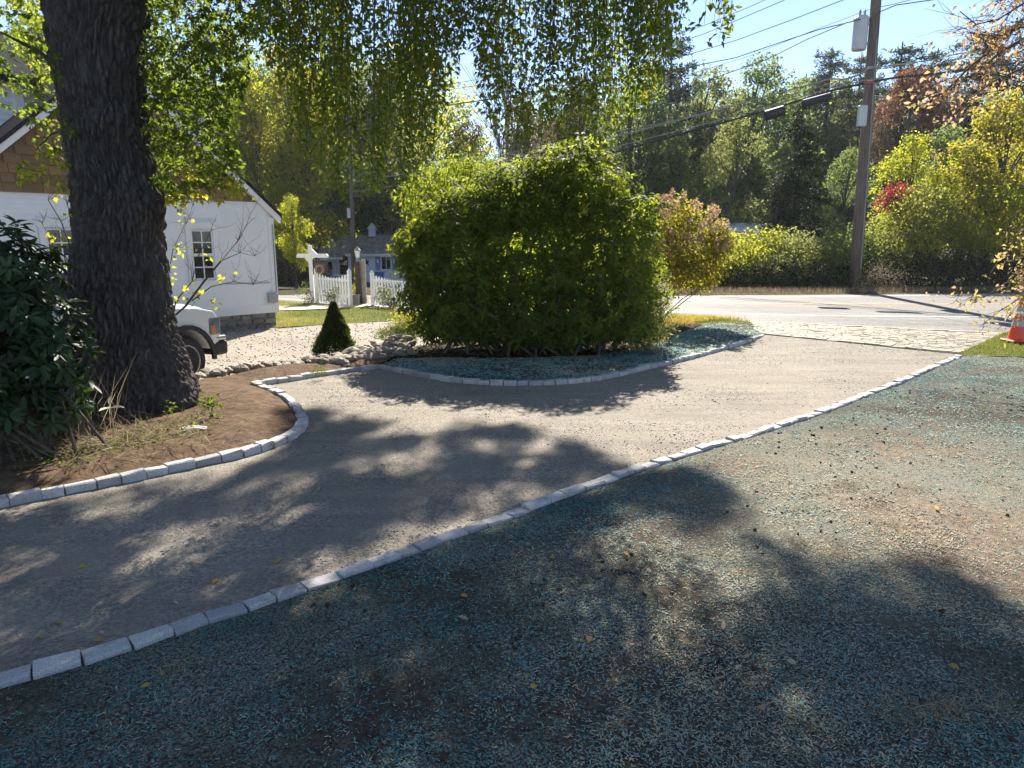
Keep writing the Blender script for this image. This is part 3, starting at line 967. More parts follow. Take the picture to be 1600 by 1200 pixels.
tb(MB().box((.66, -.72, .74), (.735, .72, 1.06)), 'grille', M_BLACKP)
for z in (.80, .9, 1.0):
    tb(MB().box((.72, -.7, z - .02), (.755, .7, z + .02)), 'grille_bar', M_CHROME)
tb(MB().box((.575, -1.0, .42), (.85, 1.0, .66)), 'bumper', M_BLACKP, bevel=.05, seg=2)
tb(MB().box((.60, -.99, .665), (.835, .99, .74)), 'bumper_top', M_CHROME, bevel=.025, seg=2)
for s in (-1, 1):
    hl = tb(MB().box((.47, s * .995 if s < 0 else .70, .76), (.725, -.70 if s < 0 else .995, 1.06)), 'headlight', M_LENS, bevel=.03, seg=2)
    tb(MB().box((.50, s * 1.0 - .006, .80), (.60, s * 1.0 + .006, .93)), 'turn_lamp', M_AMBER, hl)
    for cx in (0, -3.68):
        fl = MB(); ar = arc(cx, .42, .5, 185, -5, 14); ar2 = arc(cx, .42, .57, 185, -5, 14)
        fl.prism(ar + ar2[::-1], 'y', s * .97, s * 1.02)
        tb(fl, 'wheel_arch', M_BLACKP)
        tb(MB().box((cx - .6 if cx < -1 else cx - .60, s * .82 - .12, .22), (cx - .57, s * .82 + .12, .5)), 'mud_flap', M_BLACKP)
        Mx = Matrix.Rotation(R(90 * -s), 4, 'X')
        wh = tb(MB().lathe([(.26, -.12), (.36, -.135), (.4, -.09), (.405, 0), (.4, .09), (.36, .135), (.27, .125)], (cx, s * .84, .405), 36, Mx), 'wheel', M_TYRE, smooth=False)
        tb(MB().lathe([(.262, .05), (.268, .128), (.25, .135), (.235, .1), (.2, .075), (.1, .10), (.07, .10)], (cx, s * .84, .405), 32, Mx), 'rim', M_RIM, wh)
        hub = MB().lathe([(.08, .03), (.085, .12), (.06, .135), (.0, .14)], (cx, s * .84, .405), 16, Mx)
        for k in range(6):
            a = k * PI / 3
            hub.box((.06, -.045, .09), (.225, .045, .118), Matrix.Translation((cx, s * .84, .405)) @ Mx @ Matrix.Rotation(a, 4, 'Z'))
        tb(hub, 'hub', M_RIM, wh)
    tb(MB().box((-.95, s * 1.0, 1.34), (-.78, s * 1.2, 1.52)), 'mirror', M_BLACKP, bevel=.03)
    for cx in (-1.72, -2.78):
        tb(MB().box((cx - .1, s * .985 - .012, 1.12), (cx + .1, s * .985 + .025, 1.16)), 'door_handle', M_CAR, bevel=.008)
    for cx in (-.72, -1.85, -2.98):
        tb(MB().box((cx - .006, s * .985 - .003, .5), (cx + .006, s * .985 + .003, 1.3)), 'door_seam', M_BLACKP)

# ------------------------------------------------------------------ utility poles and lines
def mat_pole():
    m, nt, b = new_mat('weathered_pole_wood')
    c = ramp(nt, noise_fac(nt, coords(nt, (14, 14, .6)), 2.0, 6, .7), [(.3, (.07, .05, .04)), (.55, (.17, .125, .10)), (.75, (.27, .21, .17))])
    nt.links.new(c, b.inputs['Base Color']); b.inputs['Roughness'].default_value = .9
    bump(nt, b, noise_fac(nt, coords(nt, (30, 30, 1)), 3, 4), .6, .02)
    return m
M_POLE = mat_pole()
M_CABLE = simple('black_cable', (.03, .03, .032), .6)
M_CABLEG = simple('grey_cable', (.28, .28, .28), .5)
M_CAN = simple('transformer_grey', (.52, .53, .53), .45, var=.07, scale=3)
M_BOXG = simple('pale_equipment_box', (.50, .53, .50), .5, var=.06, scale=3)
M_RED = simple('red_marker', (.45, .07, .05), .6)
YP = 29.0
pb = P(1335, 447, YP); pt0 = P(1372, -40, YP)
pole = thing('utility_pole', 'tall weathered wooden utility pole with grey transformer across the road', 'utility pole', pb)
def pp(v, du=0.0, dy=0.0):
    k = (447 - v) / 487.0
    q = P(1335 + 37 * k + du, v, YP + dy); return Vector(q)
def kb(mb, name, mat, parent=None, **kw):
    return mb.build(name, mat, parent or pole, world=True, **kw)
kb(MB().tube([Vector(pb) - Vector((0, 0, .4)), pp(300), pp(150), pp(0), pp(-60)], [.235, .215, .2, .185, .175], 16), 'pole', M_POLE, smooth=True)
cc = pp(52, -21)
tank = kb(MB().lathe([(.0, -.6), (.24, -.6), (.265, -.54), (.265, .46), (.28, .46), (.28, .52), (.2, .6), (.0, .64)], cc, 20), 'transformer', M_CAN, smooth=False)
for s in (-.09, .09):
    kb(MB().lathe([(.035, 0), (.05, .05), (.03, .08), (.05, .11), (.03, .15), (.015, .2)], cc + Vector((s, -.05, .62)), 8), 'bushing', M_GREYMETAL, tank)
kb(MB().box(tuple(cc + Vector((.2, -.05, .3))), tuple(pp(52) + Vector((-.1, .05, .38)))).box(tuple(cc + Vector((.2, -.05, -.4))), tuple(pp(52) + Vector((-.1, .05, -.32)))), 'bracket', M_GREYMETAL)
q = pp(181, -8, -.3)
kb(MB().box(tuple(q + Vector((-.16, -.08, -.38))), tuple(q + Vector((.16, .1, .38)))), 'equipment_box', M_BOXG, bevel=.02)
kb(MB().tube([pp(128, -9, -.25), pp(128, 9, -.25)], .06, 8), 'red_marker', M_RED)
kb(MB().tube([pp(36, -22), pp(30, -2)], .03, 6), 'cross_arm', M_POLE)
for v in (128, 107):
    kb(MB().box(tuple(pp(v) + Vector((-.26, -.3, -.08))), tuple(pp(v) + Vector((.26, -.2, .02)))), 'clamp', M_GREYMETAL)
kb(MB().tube([pp(60, 6, -.3), pp(200, 7, -.3), pp(420, 8, -.3)], .018, 5), 'ground_wire', M_CABLEG)

PLY = 46.0
pl0 = P(553, 437, PLY); pl1 = P(545, 150, PLY)
pole2 = thing('utility_pole', 'far utility pole in front of the blue grey cottage', 'utility pole', pl0)
MB().tube([Vector(pl0) - Vector((0, 0, .8)), Vector(pl1)], [.17, .12], 12).build('pole', M_POLE, pole2, smooth=True)
q = Vector(P(545, 333, PLY - .3))
MB().box(tuple(q + Vector((-.1, -.06, -.3))), tuple(q + Vector((.1, .06, .3)))).build('equipment_box', M_BOXG, pole2, bevel=.02)

def wire(label, px, r, mat, y0=YP, y1=None, sag=0):
    """px: list of pixels, the first by the right-hand pole; its depth runs from y0 to y1"""
    us = [p[0] for p in px]; L = max(abs(us[-1] - us[0]), 1)
    pts = []
    for (u, v) in dense(px, 12):
        k = abs(u - us[0]) / L
        pts.append(P(u, v, y0 + (y1 - y0) * k))
    o = MB().tube(pts, r, 5).build('overhead_cable', mat)
    return tag(o, label, 'cable', 'overhead cables strung between the utility poles')
yl = PLY
wire('thick black telecom bundle strung left from the wooden pole, lowest of the cables', [(1366,127),(1300,141),(1230,163),(1150,186),(1080,205),(960,238),(800,272),(650,297),(547,309)], .042, M_CABLE, YP - .3, yl)
wire('pale messenger cable running just above the black telecom bundle', [(1366,122),(1300,137),(1230,158),(1150,181),(1080,199),(960,230),(800,264),(547,300)], .022, M_CABLEG, YP - .3, yl)
wire('grey twisted service cable joining the pole above the telecom bundle', [(1362,105),(1340,118),(1322,124),(1298,123),(1200,150),(1100,177),(960,214),(800,246),(547,285)], .028, M_CABLEG, YP - .3, yl)
wire('thin grey cable crossing the conifers left of the pole', [(1356,112),(1250,145),(1150,170),(960,206),(800,238),(547,275)], .013, M_CABLEG, YP - .2, yl)
wire('drooping black secondary line from the transformer to the left', [(1345,30),(1322,36),(1280,46),(1220,66),(1150,90),(1060,108),(900,135),(700,165),(545,195)], .018, M_CABLE, YP - .4, yl)
wire('sagging black line below the secondary line, dropping toward the hedge trees', [(1322,36),(1298,46),(1260,62),(1200,92),(1138,114),(1080,134),(980,170)], .02, M_CABLE, YP - .4, 52)
wire('uppermost wire crossing the sky at top centre', [(1226,0),(1160,28),(1100,53),(1000,85),(800,125),(545,165)], .014, M_CABLE, YP + 3, yl)
wire('faint wire beside the uppermost sky wire', [(1210,-7),(1166,13),(1100,40),(1000,72),(800,115),(545,158)], .012, M_CABLE, YP + 3, yl)
wire('straight sky wire ending above the frame left of the transformer', [(1330,-5),(1240,30),(1150,63),(1000,108),(800,150),(545,185)], .015, M_CABLE, YP, yl)
wire('faint straight wire reaching the transformer from the left', [(1372,10),(1280,44),(1170,88),(1130,100),(1000,140),(545,205)], .010, M_CABLEG, YP, yl)
wire('black secondary line leaving the pole to the upper right', [(1368,24),(1376,18),(1400,8),(1462,-1),(1560,-14)], .018, M_CABLE, YP - .3, YP - 1)
wire('thin wire above the right hand secondary line', [(1368,12),(1395,7),(1425,-1),(1500,-20)], .012, M_CABLE, YP, YP - 1)
wire('thick black telecom cable running right from the pole behind the orange leaved branch', [(1366,127),(1400,121),(1456,116),(1550,104),(1640,90),(1800,60)], .042, M_CABLE, YP - .3, YP - 3)
wire('pale cable running right from the pole over the red maple', [(1362,106),(1400,102),(1432,97),(1470,92),(1488,86),(1600,66)], .022, M_CABLEG, YP - .3, YP - 2)
M_CASE = simple('splice_case_black', (.022, .022, .025), .6)
def case(label, u0, v0, u1, v1, r, d):
    a = Vector(P(u0, v0, YP + d)); b = Vector(P(u1, v1, YP + d))
    o = MB().tube([a, a + (b - a) * .02, a + (b - a) * .98, b], [r * .75, r, r, r * .75], 10).build('splice_case', M_CASE)
    tag(o, label, 'splice case', 'black splice cases slung on the telecom cable')
case('longer black splice case slung on the telecom cable nearer the pole', 1254, 162, 1298, 150, .15, .4)
case('shorter black splice case hanging under the telecom cable farther from the pole', 1195, 181, 1225, 172, .2, 1.2)

# ------------------------------------------------------------------ traffic cone
M_ORANGE = simple('orange_plastic', (.85, .075, .02), .45, var=.06, scale=8)
M_REFL = simple('grey_reflective_band', (.40, .385, .36), .35, var=.08, scale=12)
cp_ = G(1588, 533, 0.06)
cone = thing('traffic_cone', 'orange traffic cone with two grey reflective bands on the grass corner', 'traffic cone', cp_)
def cr(z): return .165 - .135 * z / .86
MB().box((-.2, -.2, 0), (.2, .2, .035)).build('base', M_ORANGE, cone, world=False, bevel=.012)
MB().lathe([(cr(.03) + .012, .03), (cr(.06), .06), (cr(.84), .84), (cr(.86) - .006, .865), (.012, .865)], sides=28).build('cone_body', M_ORANGE, cone, world=False, smooth=False)
for (a, b) in ((.30, .43), (.50, .68)):
    MB().lathe([(cr(a) + .001, a), (cr(a) + .004, a), (cr(b) + .004, b), (cr(b) + .001, b)], sides=28).build('reflective_band', M_REFL, cone, world=False)

# ------------------------------------------------------------------ picket fence, lamp post, sign, planter
M_FENCE = simple('white_fence_paint', (.78, .78, .77), .6, var=.05, scale=5)
M_WOODG = simple('grey_weathered_wood', (.30, .27, .22), .85, var=.25, scale=8, bmp=.4)
M_WOODB = simple('dark_brown_wood', (.05, .032, .025), .8, var=.3, scale=8)
def fence(label, u0, v0, u1, v1, n, htop, hmid, dep):
    a = G(u0, v0, -.3); b = G(u1, v1, -.3)
    z0 = -.3
    t = thing('picket_fence', label, 'fence', (a[0], a[1], z0), group='white picket fence panels by the road')
    a = Vector((a[0], a[1], z0)); b = Vector((b[0], b[1], z0)); d = (b - a); L = d.length; dn = d / L
    Mx = Matrix((( dn.x, -dn.y, 0), (dn.y, dn.x, 0), (0, 0, 1))).to_4x4()
    def put(mb, name, x, **kw):
        o = mb.build(name, M_FENCE, t, world=False, **kw); o.matrix_local = Matrix.Translation(dn * x) @ Mx; return o
    for x in (0, L):
        put(MB().box((-.055, -.055, 0), (.055, .055, htop + .02)).add([(-.07,-.07,htop+.02),(.07,-.07,htop+.02),(.07,.07,htop+.02),(-.07,.07,htop+.02),(0,0,htop+.14)], [(0,3,2,1),(0,1,4),(1,2,4),(2,3,4),(3,0,4)]), 'post', x)
    for z in (.28, .85):
        put(MB().box((0.05, .015, z), (L - .05, .06, z + .08)), 'rail', 0)
    pk = {}
    for i in range(n):
        k = (i + .5) / n; h = hmid + (htop - hmid) * (2 * k - 1) ** 2 if hmid != htop else htop
        w = L / n * .56
        put(MB().prism([(-w/2, .05), (w/2, .05), (w/2, h - .06), (0, h), (-w/2, h - .06)], 'y', -.012, .012), 'picket', L * k)
    return t
fence('scalloped white picket fence panel left of the lantern post', 496, 473, 548, 479, 12, 1.2, .98, 26)
fence('white picket fence panel half hidden by the rhododendron', 583, 477, 668, 489, 18, 1.12, .98, 25)

lp = G(562, 476, -.3)
lamp = thing('lamp_post', 'old wooden lamp post with glass lantern and climbing vine', 'lamp post', lp)
def lb(mb, name, mat, parent=None, **kw): return mb.build(name, mat, parent or lamp, world=False, **kw)
lb(MB().prism([(-.13, -.05), (.13, -.05), (.1, .5), (.085, 1.55), (-.085, 1.55), (-.1, .5)], 'y', -.1, .1), 'post', M_WOODB)
lb(MB().box((.11, -.02, 0), (.26, .06, 1.62)), 'board', M_WOODG)
ln = lb(MB().lathe([(.03, 1.55), (.05, 1.58), (.035, 1.64), (.07, 1.66), (.07, 1.68)], sides=10), 'lantern', M_GREYMETAL)
lb(MB().lathe([(.066, 1.68), (.105, 1.92), (.1, 1.92)], sides=6), 'lantern_glass', simple('lantern_glass', (.75, .74, .70), .1, var=.1), ln)
lb(MB().lathe([(.13, 1.92), (.12, 1.95), (.05, 2.02), (.02, 2.07), (.0, 2.1)], sides=10), 'lantern_cap', M_GREYMETAL, ln)

sg = G(489, 473, -.3)
sign = thing('sign_post', 'white wooden sign post with cross arm and dark hanging board by the fence', 'sign', sg)
def sb(mb, name, mat, **kw): return mb.build(name, mat, sign, world=False, **kw)
sb(MB().box((-.065, -.065, 0), (.065, .065, 2.12)), 'post', M_FENCE)
sb(MB().prism([(-.5, 1.66), (.66, 1.66), (.66, 1.75), (.6, 1.8), (.25, 1.8), (.13, 1.92), (.066, 1.98), (.066, 1.8), (-.066, 1.8), (-.45, 1.8), (-.5, 1.75)], 'y', -.05, .05), 'cross_arm', M_FENCE)
sb(MB().prism([(-.065, 1.48), (-.22, 1.655), (-.065, 1.655)], 'y', -.04, .04), 'brace', M_FENCE)
sb(MB().box((.08, -.025, 1.05), (.6, .025, 1.52)).box((.06, -.035, 1.52), (.62, .035, 1.56)), 'hanging_board', M_WOODB)
sb(MB().box((.14, -.028, 1.12), (.54, -.0255, 1.46)), 'board_face', simple('faded_board_face', (.10, .085, .08), .8, var=.6, scale=14))
for x in (.15, .53):
    sb(MB().tube([(x, 0, 1.56), (x, 0, 1.66)], .012, 5), 'hook', M_GREYMETAL)
wr = bpy.data.objects.new('dried_wreath', None)
bm = bmesh.new()
rr = random.Random(3)
mbw = MB()
for k in range(26):
    a = 2 * PI * k / 26; a2 = a + .5
    c = lambda q, r: (r * math.cos(q), rr.uniform(-.03, .03), r * math.sin(q))
    mbw.tube([c(a, .12), c((a + a2) / 2, .15), c(a2, rr.uniform(.11, .17))], [.02, .028, .01], 5)
wpos = P(499, 421, sg[1] - .2)
o = mbw.build('dried_wreath', simple('dried_straw', (.42, .27, .13), .9, var=.4, scale=30), None, loc=tuple(wpos)); tag(o, 'round tan dried wreath in front of the dark hanging sign board', 'wreath')
bpy.data.objects.remove(wr)
pk = G(553, 477, -.3)
o = MB().box((-.21, -.2, 0), (.19, .2, .34)).box((-.235, -.225, .34), (.215, .225, .385)).build('planter_box', M_WOODG, None, loc=tuple(pk)); tag(o, 'low grey wooden planter box between fence panel and lamp post', 'planter')

# ------------------------------------------------------------------ blue grey cottage across the road
M_COT = simple('pale_blue_siding', (.66, .71, .80), .65, var=.06, scale=3)
M_COTG = simple('grey_boarding', (.46, .48, .49), .75, var=.12, scale=3)
M_COTROOF = simple('grey_asphalt_shingles', (.26, .245, .25), .9, var=.5, scale=3, bmp=.5)
M_BLUE = simple('blue_shutter', (.10, .22, .52), .5, var=.08)
M_STAR = simple('dark_star', (.02, .03, .03), .5)
CY = 58.0
c0 = P(545, 440, CY)
cz = float(c0[2])
cot = thing('cottage', 'small pale blue cottage with grey roof and blue shutters beyond the fence', 'cottage', c0)
def ct(mb, name, mat, parent=None, **kw): return mb.build(name, mat, parent or cot, world=False, **kw)
S = CY / F * 1.0   # metres per pixel there
W = 9.5
ct(MB().box((0, 0, -.5), (W, 5, 2.2)), 'wall', M_COT)
sd = MB(); z = .15
while z < 2.1:
    sd.prism([(-.025, z), (-.005, z + .17), (0.001, z + .17), (0.001, z)], 'x', .06, W - .06); z += .17
o = ct(sd, 'siding', M_COT); o['kind'] = 'stuff'
ct(MB().prism([(-.4, 2.1), (2.5, 3.55), (5.4, 2.1), (5.4, 2.25), (2.5, 3.72), (-.4, 2.25)], 'x', -1.2, W + .3), 'roof', M_COTROOF)
ct(MB().box((-.1, -.43, 2.02), (W + .3, -.39, 2.22)), 'fascia', M_WHITE)
ct(MB().prism([(0, 2.2), (2.5, 3.5), (5, 2.2)], 'x', 0, .05), 'gable_end', M_COT)
def cwin(x0, x1, z0, z1):
    w = ct(MB().box((x0 - .08, -.07, z0 - .08), (x0, -.02, z1 + .08)).box((x1, -.07, z0 - .08), (x1 + .08, -.02, z1 + .08)).box((x0, -.07, z1), (x1, -.02, z1 + .08)).box((x0, -.07, z0 - .08), (x1, -.02, z0)).box(((x0 + x1) / 2 - .02, -.06, z0), ((x0 + x1) / 2 + .02, -.03, z1)), 'window', M_WHITE)
    xm = (x0 + x1) / 2
    for a, b in ((x0, xm - .02), (xm + .02, x1)):
        ct(MB().box((a, -.045, z0), (b, -.03, z1)), 'pane', M_GLASS, w)
    for xa in (x0 - .5, x1 + .1):
        sh = ct(MB().box((xa, -.075, z0 - .1), (xa + .4, -.03, z1 + .1)), 'shutter', M_BLUE)
        ct(MB().box((xa + .12, -.082, z1 - .45), (xa + .28, -.076, z1 - .2)), 'shutter_cutout', M_COT, sh)
cwin(2.72, 3.45, 1.0, 1.95)
cwin(5.6, 6.4, 1.0, 1.95)
st = []
for k in range(10):
    a = PI / 2 + k * PI / 5; r = .3 if k % 2 == 0 else .12
    st.append((1.5 + r * math.cos(a), 1.55 + r * math.sin(a)))
ct(MB().prism(st, 'y', -.07, -.035), 'star', M_STAR)
# front wing with its own gable, turned towards the left
wg = bpy.data.objects.new('wing', None)
wing = ct(MB().box((0, 0, -.5), (2.4, 2.2, 2.05)).prism([(0, 2.05), (1.1, 3.2), (2.2, 2.05)], 'x', 0, 2.4), 'wing', M_COTG)
bpy.data.objects.remove(wg)
wing.location = (-2.55, -1.6, 0); wing.rotation_euler = (0, 0, R(38))
ct(MB().prism([(-.3, 1.86), (1.1, 3.32), (2.5, 1.86), (2.5, 2.02), (1.1, 3.48), (-.3, 2.02)], 'x', -.3, 2.55), 'wing_roof', M_COTROOF, wing)
ct(MB().prism([(-.3, 1.75), (1.1, 3.2), (2.5, 1.75), (2.5, 1.9), (1.1, 3.36), (-.3, 1.9)], 'x', -.36, -.31), 'bargeboard', M_WHITE, wing)
ct(MB().box((-.3, -.33, 1.78), (2.55, -.30, 1.95)), 'eave_board', M_WHITE, wing)
bt = MB()
for k in range(9):
    bt.box((.1 + k * .27, -.03, -.3), (.15 + k * .27, 0, 1.85))
    bt.box((-.03, .08 + k * .25, -.3), (0, .12 + k * .25, 2.0))
ct(bt, 'batten', M_COTG, wing)
ct(MB().box((1.2, -.05, .95), (1.75, -.03, 1.6)), 'pane', M_GLASS, wing)
ct(MB().box((-.045, .55, 1.0), (-.03, 1.5, 2.0)), 'pane', M_GLASS, wing)
cu = ct(MB().box((1.3, 2.25, 3.5), (1.85, 2.75, 4.2)), 'cupola', M_COT)
ct(MB().add([(1.2,2.15,4.2),(1.95,2.15,4.2),(1.95,2.85,4.2),(1.2,2.85,4.2),(1.575,2.5,4.75)], [(0,3,2,1),(0,1,4),(1,2,4),(2,3,4),(3,0,4)]), 'cupola_roof', M_COT, cu)
ct(MB().box((1.45, 2.235, 3.75), (1.7, 2.245, 4.1)), 'pane', M_WHITE, cu)
bnp = P(592, 441, 53)
rb = thing('recycling_bin', 'blue lidded bin standing before the cottage window', 'bin', (bnp[0], bnp[1], -1.27))
M_BINB = simple('blue_bin_plastic', (.03, .10, .35), .4)
MB().prism([(-.3, 0), (.3, 0), (.36, .85), (-.36, .85)], 'y', -.3, .3).build('body', M_BINB, rb, world=False, bevel=.02)
MB().prism([(-.4, .85), (.4, .85), (.38, .95), (-.3, .98)], 'y', -.36, .36).build('lid', M_BINB, rb, world=False, bevel=.02)
tp = P(535, 436, 52)
tbm = thing('garden_table', 'small pale garden table by the grey cottage wing', 'table', (tp[0], tp[1], -1.2))
MB().box((-.55, -.3, .66), (.55, .3, .72)).build('top', M_FENCE, tbm, world=False)
for sx in (-.45, .45):
    for sy in (-.22, .22):
        MB().box((sx - .03, sy - .03, 0), (sx + .03, sy + .03, .66)).build('leg', M_WOODB, tbm, world=False)
# low metal roof glimpsed behind the hedge
rp = P(1148, 356, 44)
shed = thing('garden_shed', 'low shed with pale metal roof glimpsed over the hedge', 'shed', (rp[0], rp[1], hgt(rp[0], rp[1])))
h_ = rp[2] - float(hgt(rp[0], rp[1]))
MB().box((-2.2, 0, -.3), (2.4, 3, h_ - .2)).build('wall', M_COTG, shed, world=False)
MB().prism([(-.3, h_ - .3), (1.5, h_ + .25), (3.3, h_ - .3), (3.3, h_ - .22), (1.5, h_ + .33), (-.3, h_ - .22)], 'x', -2.5, 2.7).build('roof', simple('pale_metal_roof', (.55, .57, .6), .35, var=.08), shed, world=False)
# ------------------------------------------------------------------ leaf and bark materials
def mat_bark(name, a, b_, c, sc=(9, 9, 2.2), bmp=.7, dist=.02):
    m, nt, b = new_mat(name)
    f = noise_fac(nt, coords(nt, sc), 2.2, 7, .72)
    nt.links.new(ramp(nt, f, [(.3, a), (.52, b_), (.75, c)]), b.inputs['Base Color'])
    b.inputs['Roughness'].default_value = .92
    b.inputs['Specular IOR Level'].default_value = .2
    bump(nt, b, noise_fac(nt, coords(nt, tuple(2.5 * s for s in sc)), 3, 5, .7), bmp, dist)
    return m
M_BARK = mat_bark('furrowed_bark', (.04, .033, .028), (.10, .085, .074), (.23, .20, .18), bmp=1.0, dist=.03)
M_TWIG = mat_bark('brown_twig', (.05, .038, .028), (.10, .08, .062), (.17, .14, .11))
M_TRUNK = mat_bark('grey_brown_trunk', (.03, .026, .022), (.075, .065, .055), (.16, .14, .12))
M_PALETRUNK = mat_bark('pale_grey_trunk', (.12, .11, .10), (.22, .20, .18), (.34, .32, .29))

L_BIG = leaf_mat('elm_leaf', [(0, (.022, .040, .008)), (.5, (.042, .066, .012)), (.85, (.075, .095, .018)), (1, (.16, .14, .02))],
                 [(0, (.14, .22, .02)), (.5, (.30, .38, .03)), (.85, (.46, .48, .05)), (1, (.6, .46, .06))], .55)
L_RHODO = leaf_mat('rhododendron_leaf', [(0, (.036, .062, .016)), (.5, (.068, .10, .026)), (.9, (.12, .15, .034)), (.965, (.16, .17, .03)), (.98, (.36, .20, .03)), (1, (.42, .17, .04))],
                   [(0, (.16, .25, .022)), (.5, (.36, .44, .035)), (.9, (.60, .60, .055)), (.965, (.5, .46, .05)), (.98, (.6, .32, .05)), (1, (.6, .25, .06))], .57, rough=.55, spec=.03)
L_RHODO2 = leaf_mat('dark_rhododendron_leaf', [(0, (.018, .034, .014)), (.6, (.034, .06, .022)), (.96, (.055, .088, .03)), (.985, (.3, .2, .03)), (1, (.36, .24, .04))],
                    [(0, (.03, .06, .008)), (.6, (.06, .11, .012)), (.96, (.10, .15, .02)), (.985, (.5, .33, .05)), (1, (.55, .38, .05))], .25, rough=.5, spec=.3)
L_GREEN = leaf_mat('mid_green_leaf', [(0, (.035, .055, .018)), (.5, (.065, .09, .03)), (1, (.11, .13, .045))], [(0, (.14, .22, .06)), (.5, (.28, .37, .095)), (1, (.42, .50, .15))], .55)
L_OLIVE = leaf_mat('olive_leaf', [(0, (.05, .06, .022)), (.5, (.085, .095, .034)), (1, (.14, .14, .055))], [(0, (.19, .23, .06)), (.5, (.33, .37, .095)), (1, (.48, .49, .16))], .55)
L_YELGREEN = leaf_mat('yellow_green_leaf', [(0, (.06, .08, .010)), (.5, (.12, .14, .016)), (1, (.22, .20, .025))], [(0, (.30, .38, .03)), (.5, (.55, .58, .045)), (1, (.75, .66, .07))], .58)
L_YELLOW = leaf_mat('yellow_autumn_leaf', [(0, (.08, .085, .010)), (.5, (.17, .145, .014)), (1, (.30, .21, .025))], [(0, (.30, .34, .04)), (.5, (.52, .49, .055)), (1, (.70, .54, .08))], .53)
L_PINE = leaf_mat('pine_needles', [(0, (.022, .036, .02)), (.5, (.042, .06, .032)), (1, (.08, .095, .05))], [(0, (.05, .08, .04)), (.5, (.10, .14, .07)), (1, (.19, .22, .11))], .35)
L_DKSPRUCE = leaf_mat('dark_spruce_needles', [(0, (.010, .018, .008)), (.5, (.020, .032, .012)), (1, (.05, .062, .02))], [(0, (.02, .035, .01)), (.5, (.045, .065, .018)), (1, (.10, .12, .03))], .25)
L_SPRUCE = leaf_mat('spruce_needles', [(0, (.014, .026, .009)), (.5, (.032, .05, .015)), (1, (.08, .10, .026))], [(0, (.04, .07, .012)), (.5, (.10, .14, .025)), (1, (.22, .25, .05))], .32)
L_RED = leaf_mat('red_autumn_leaf', [(0, (.09, .035, .025)), (.5, (.16, .065, .042)), (1, (.24, .12, .07))], [(0, (.19, .07, .045)), (.5, (.32, .14, .085)), (1, (.42, .24, .14))], .42)
L_SUMAC = leaf_mat('crimson_leaf', [(0, (.14, .012, .018)), (1, (.30, .035, .04))], [(0, (.35, .03, .04)), (1, (.62, .09, .08))], .45)
L_RUST = leaf_mat('rust_leaf', [(0, (.05, .038, .022)), (.5, (.10, .072, .04)), (1, (.16, .115, .06))], [(0, (.12, .09, .05)), (.5, (.21, .16, .085)), (1, (.32, .25, .13))], .4)
L_HYD = leaf_mat('hydrangea_leaf', [(0, (.05, .07, .012)), (.6, (.12, .12, .018)), (1, (.24, .17, .03))], [(0, (.26, .32, .03)), (.6, (.52, .46, .045)), (1, (.66, .46, .09))], .52)
L_BLOOM = leaf_mat('faded_hydrangea_bloom', [(0, (.30, .18, .10)), (.5, (.42, .29, .17)), (1, (.52, .40, .26))], [(0, (.50, .30, .16)), (.5, (.62, .42, .24)), (1, (.70, .55, .36))], .45)
L_PINK = leaf_mat('bronze_autumn_leaf', [(0, (.13, .12, .03)), (.35, (.26, .19, .09)), (.75, (.38, .25, .19)), (1, (.42, .20, .07))], [(0, (.48, .44, .08)), (.35, (.62, .46, .2)), (.75, (.66, .45, .34)), (1, (.75, .4, .12))], .5)
L_WEED = leaf_mat('weed_leaf', [(0, (.04, .07, .015)), (.5, (.09, .13, .025)), (1, (.17, .19, .05))], None, .45)
L_STRAW = leaf_mat('dry_straw', [(0, (.16, .115, .06)), (.5, (.30, .23, .13)), (1, (.46, .37, .23))], [(0, (.2, .15, .09)), (.5, (.34, .28, .18)), (1, (.5, .43, .3))], .3)
L_BLADE = leaf_mat('grass_blade', [(0, (.05, .085, .012)), (.5, (.12, .15, .03)), (.8, (.24, .21, .07)), (1, (.36, .28, .12))], None, .4)

def lobe(u, v, ru, rv, Y, dy):
    c = P(u, v, Y); s = (Y * CP + (CAMH - c[2]) * SP) / F
    return (c[0], c[1], c[2], ru * s, dy, rv * s)

def foliage(name, me_args, mat, parent=None, world=True, **kw):
    me = leaf_mesh(name, *me_args, **kw)
    return link(name, me, mat, parent, world)

# ------------------------------------------------------------------ the big shade tree
rng = np.random.default_rng(77)
TY = 8.45
rows_px = [(660, 86, 318), (640, 92, 313), (617, 98, 307), (590, 103, 297), (563, 107, 288), (540, 110, 276), (521, 112, 267), (478, 114, 260), (422, 119, 258), (365, 124, 252), (325, 122, 253), (300, 121, 249), (283, 119, 244), (240, 113, 234), (198, 107, 228), (150, 99, 223), (99, 90, 219), (50, 84, 220), (0, 78, 224), (-120, 62, 228), (-300, 35, 240), (-430, 0, 255)]
zz, cx, rr_ = [], [], []
for v, a, b in rows_px:
    pa, pb_ = P(a, v, TY), P(b, v, TY)
    zz.append((pa[2] + pb_[2]) / 2); cx.append((pa[0] + pb_[0]) / 2); rr_.append((pb_[0] - pa[0]) / 2 * .985)
zz = np.array(zz); order = np.argsort(zz); zz = zz[order]; cx = np.array(cx)[order]; rr_ = np.array(rr_)[order]
tree = thing('shade_tree', 'massive old shade tree with dark furrowed bark and drooping leaves, left', 'tree', (float(cx[0]), TY, 0))
NA, NH = 330, 460
zs_ = np.concatenate([np.linspace(zz[0] - .15, 4.9, NH - 50), np.linspace(4.95, zz[-1], 50)])
V = np.zeros((NH, NA, 3))
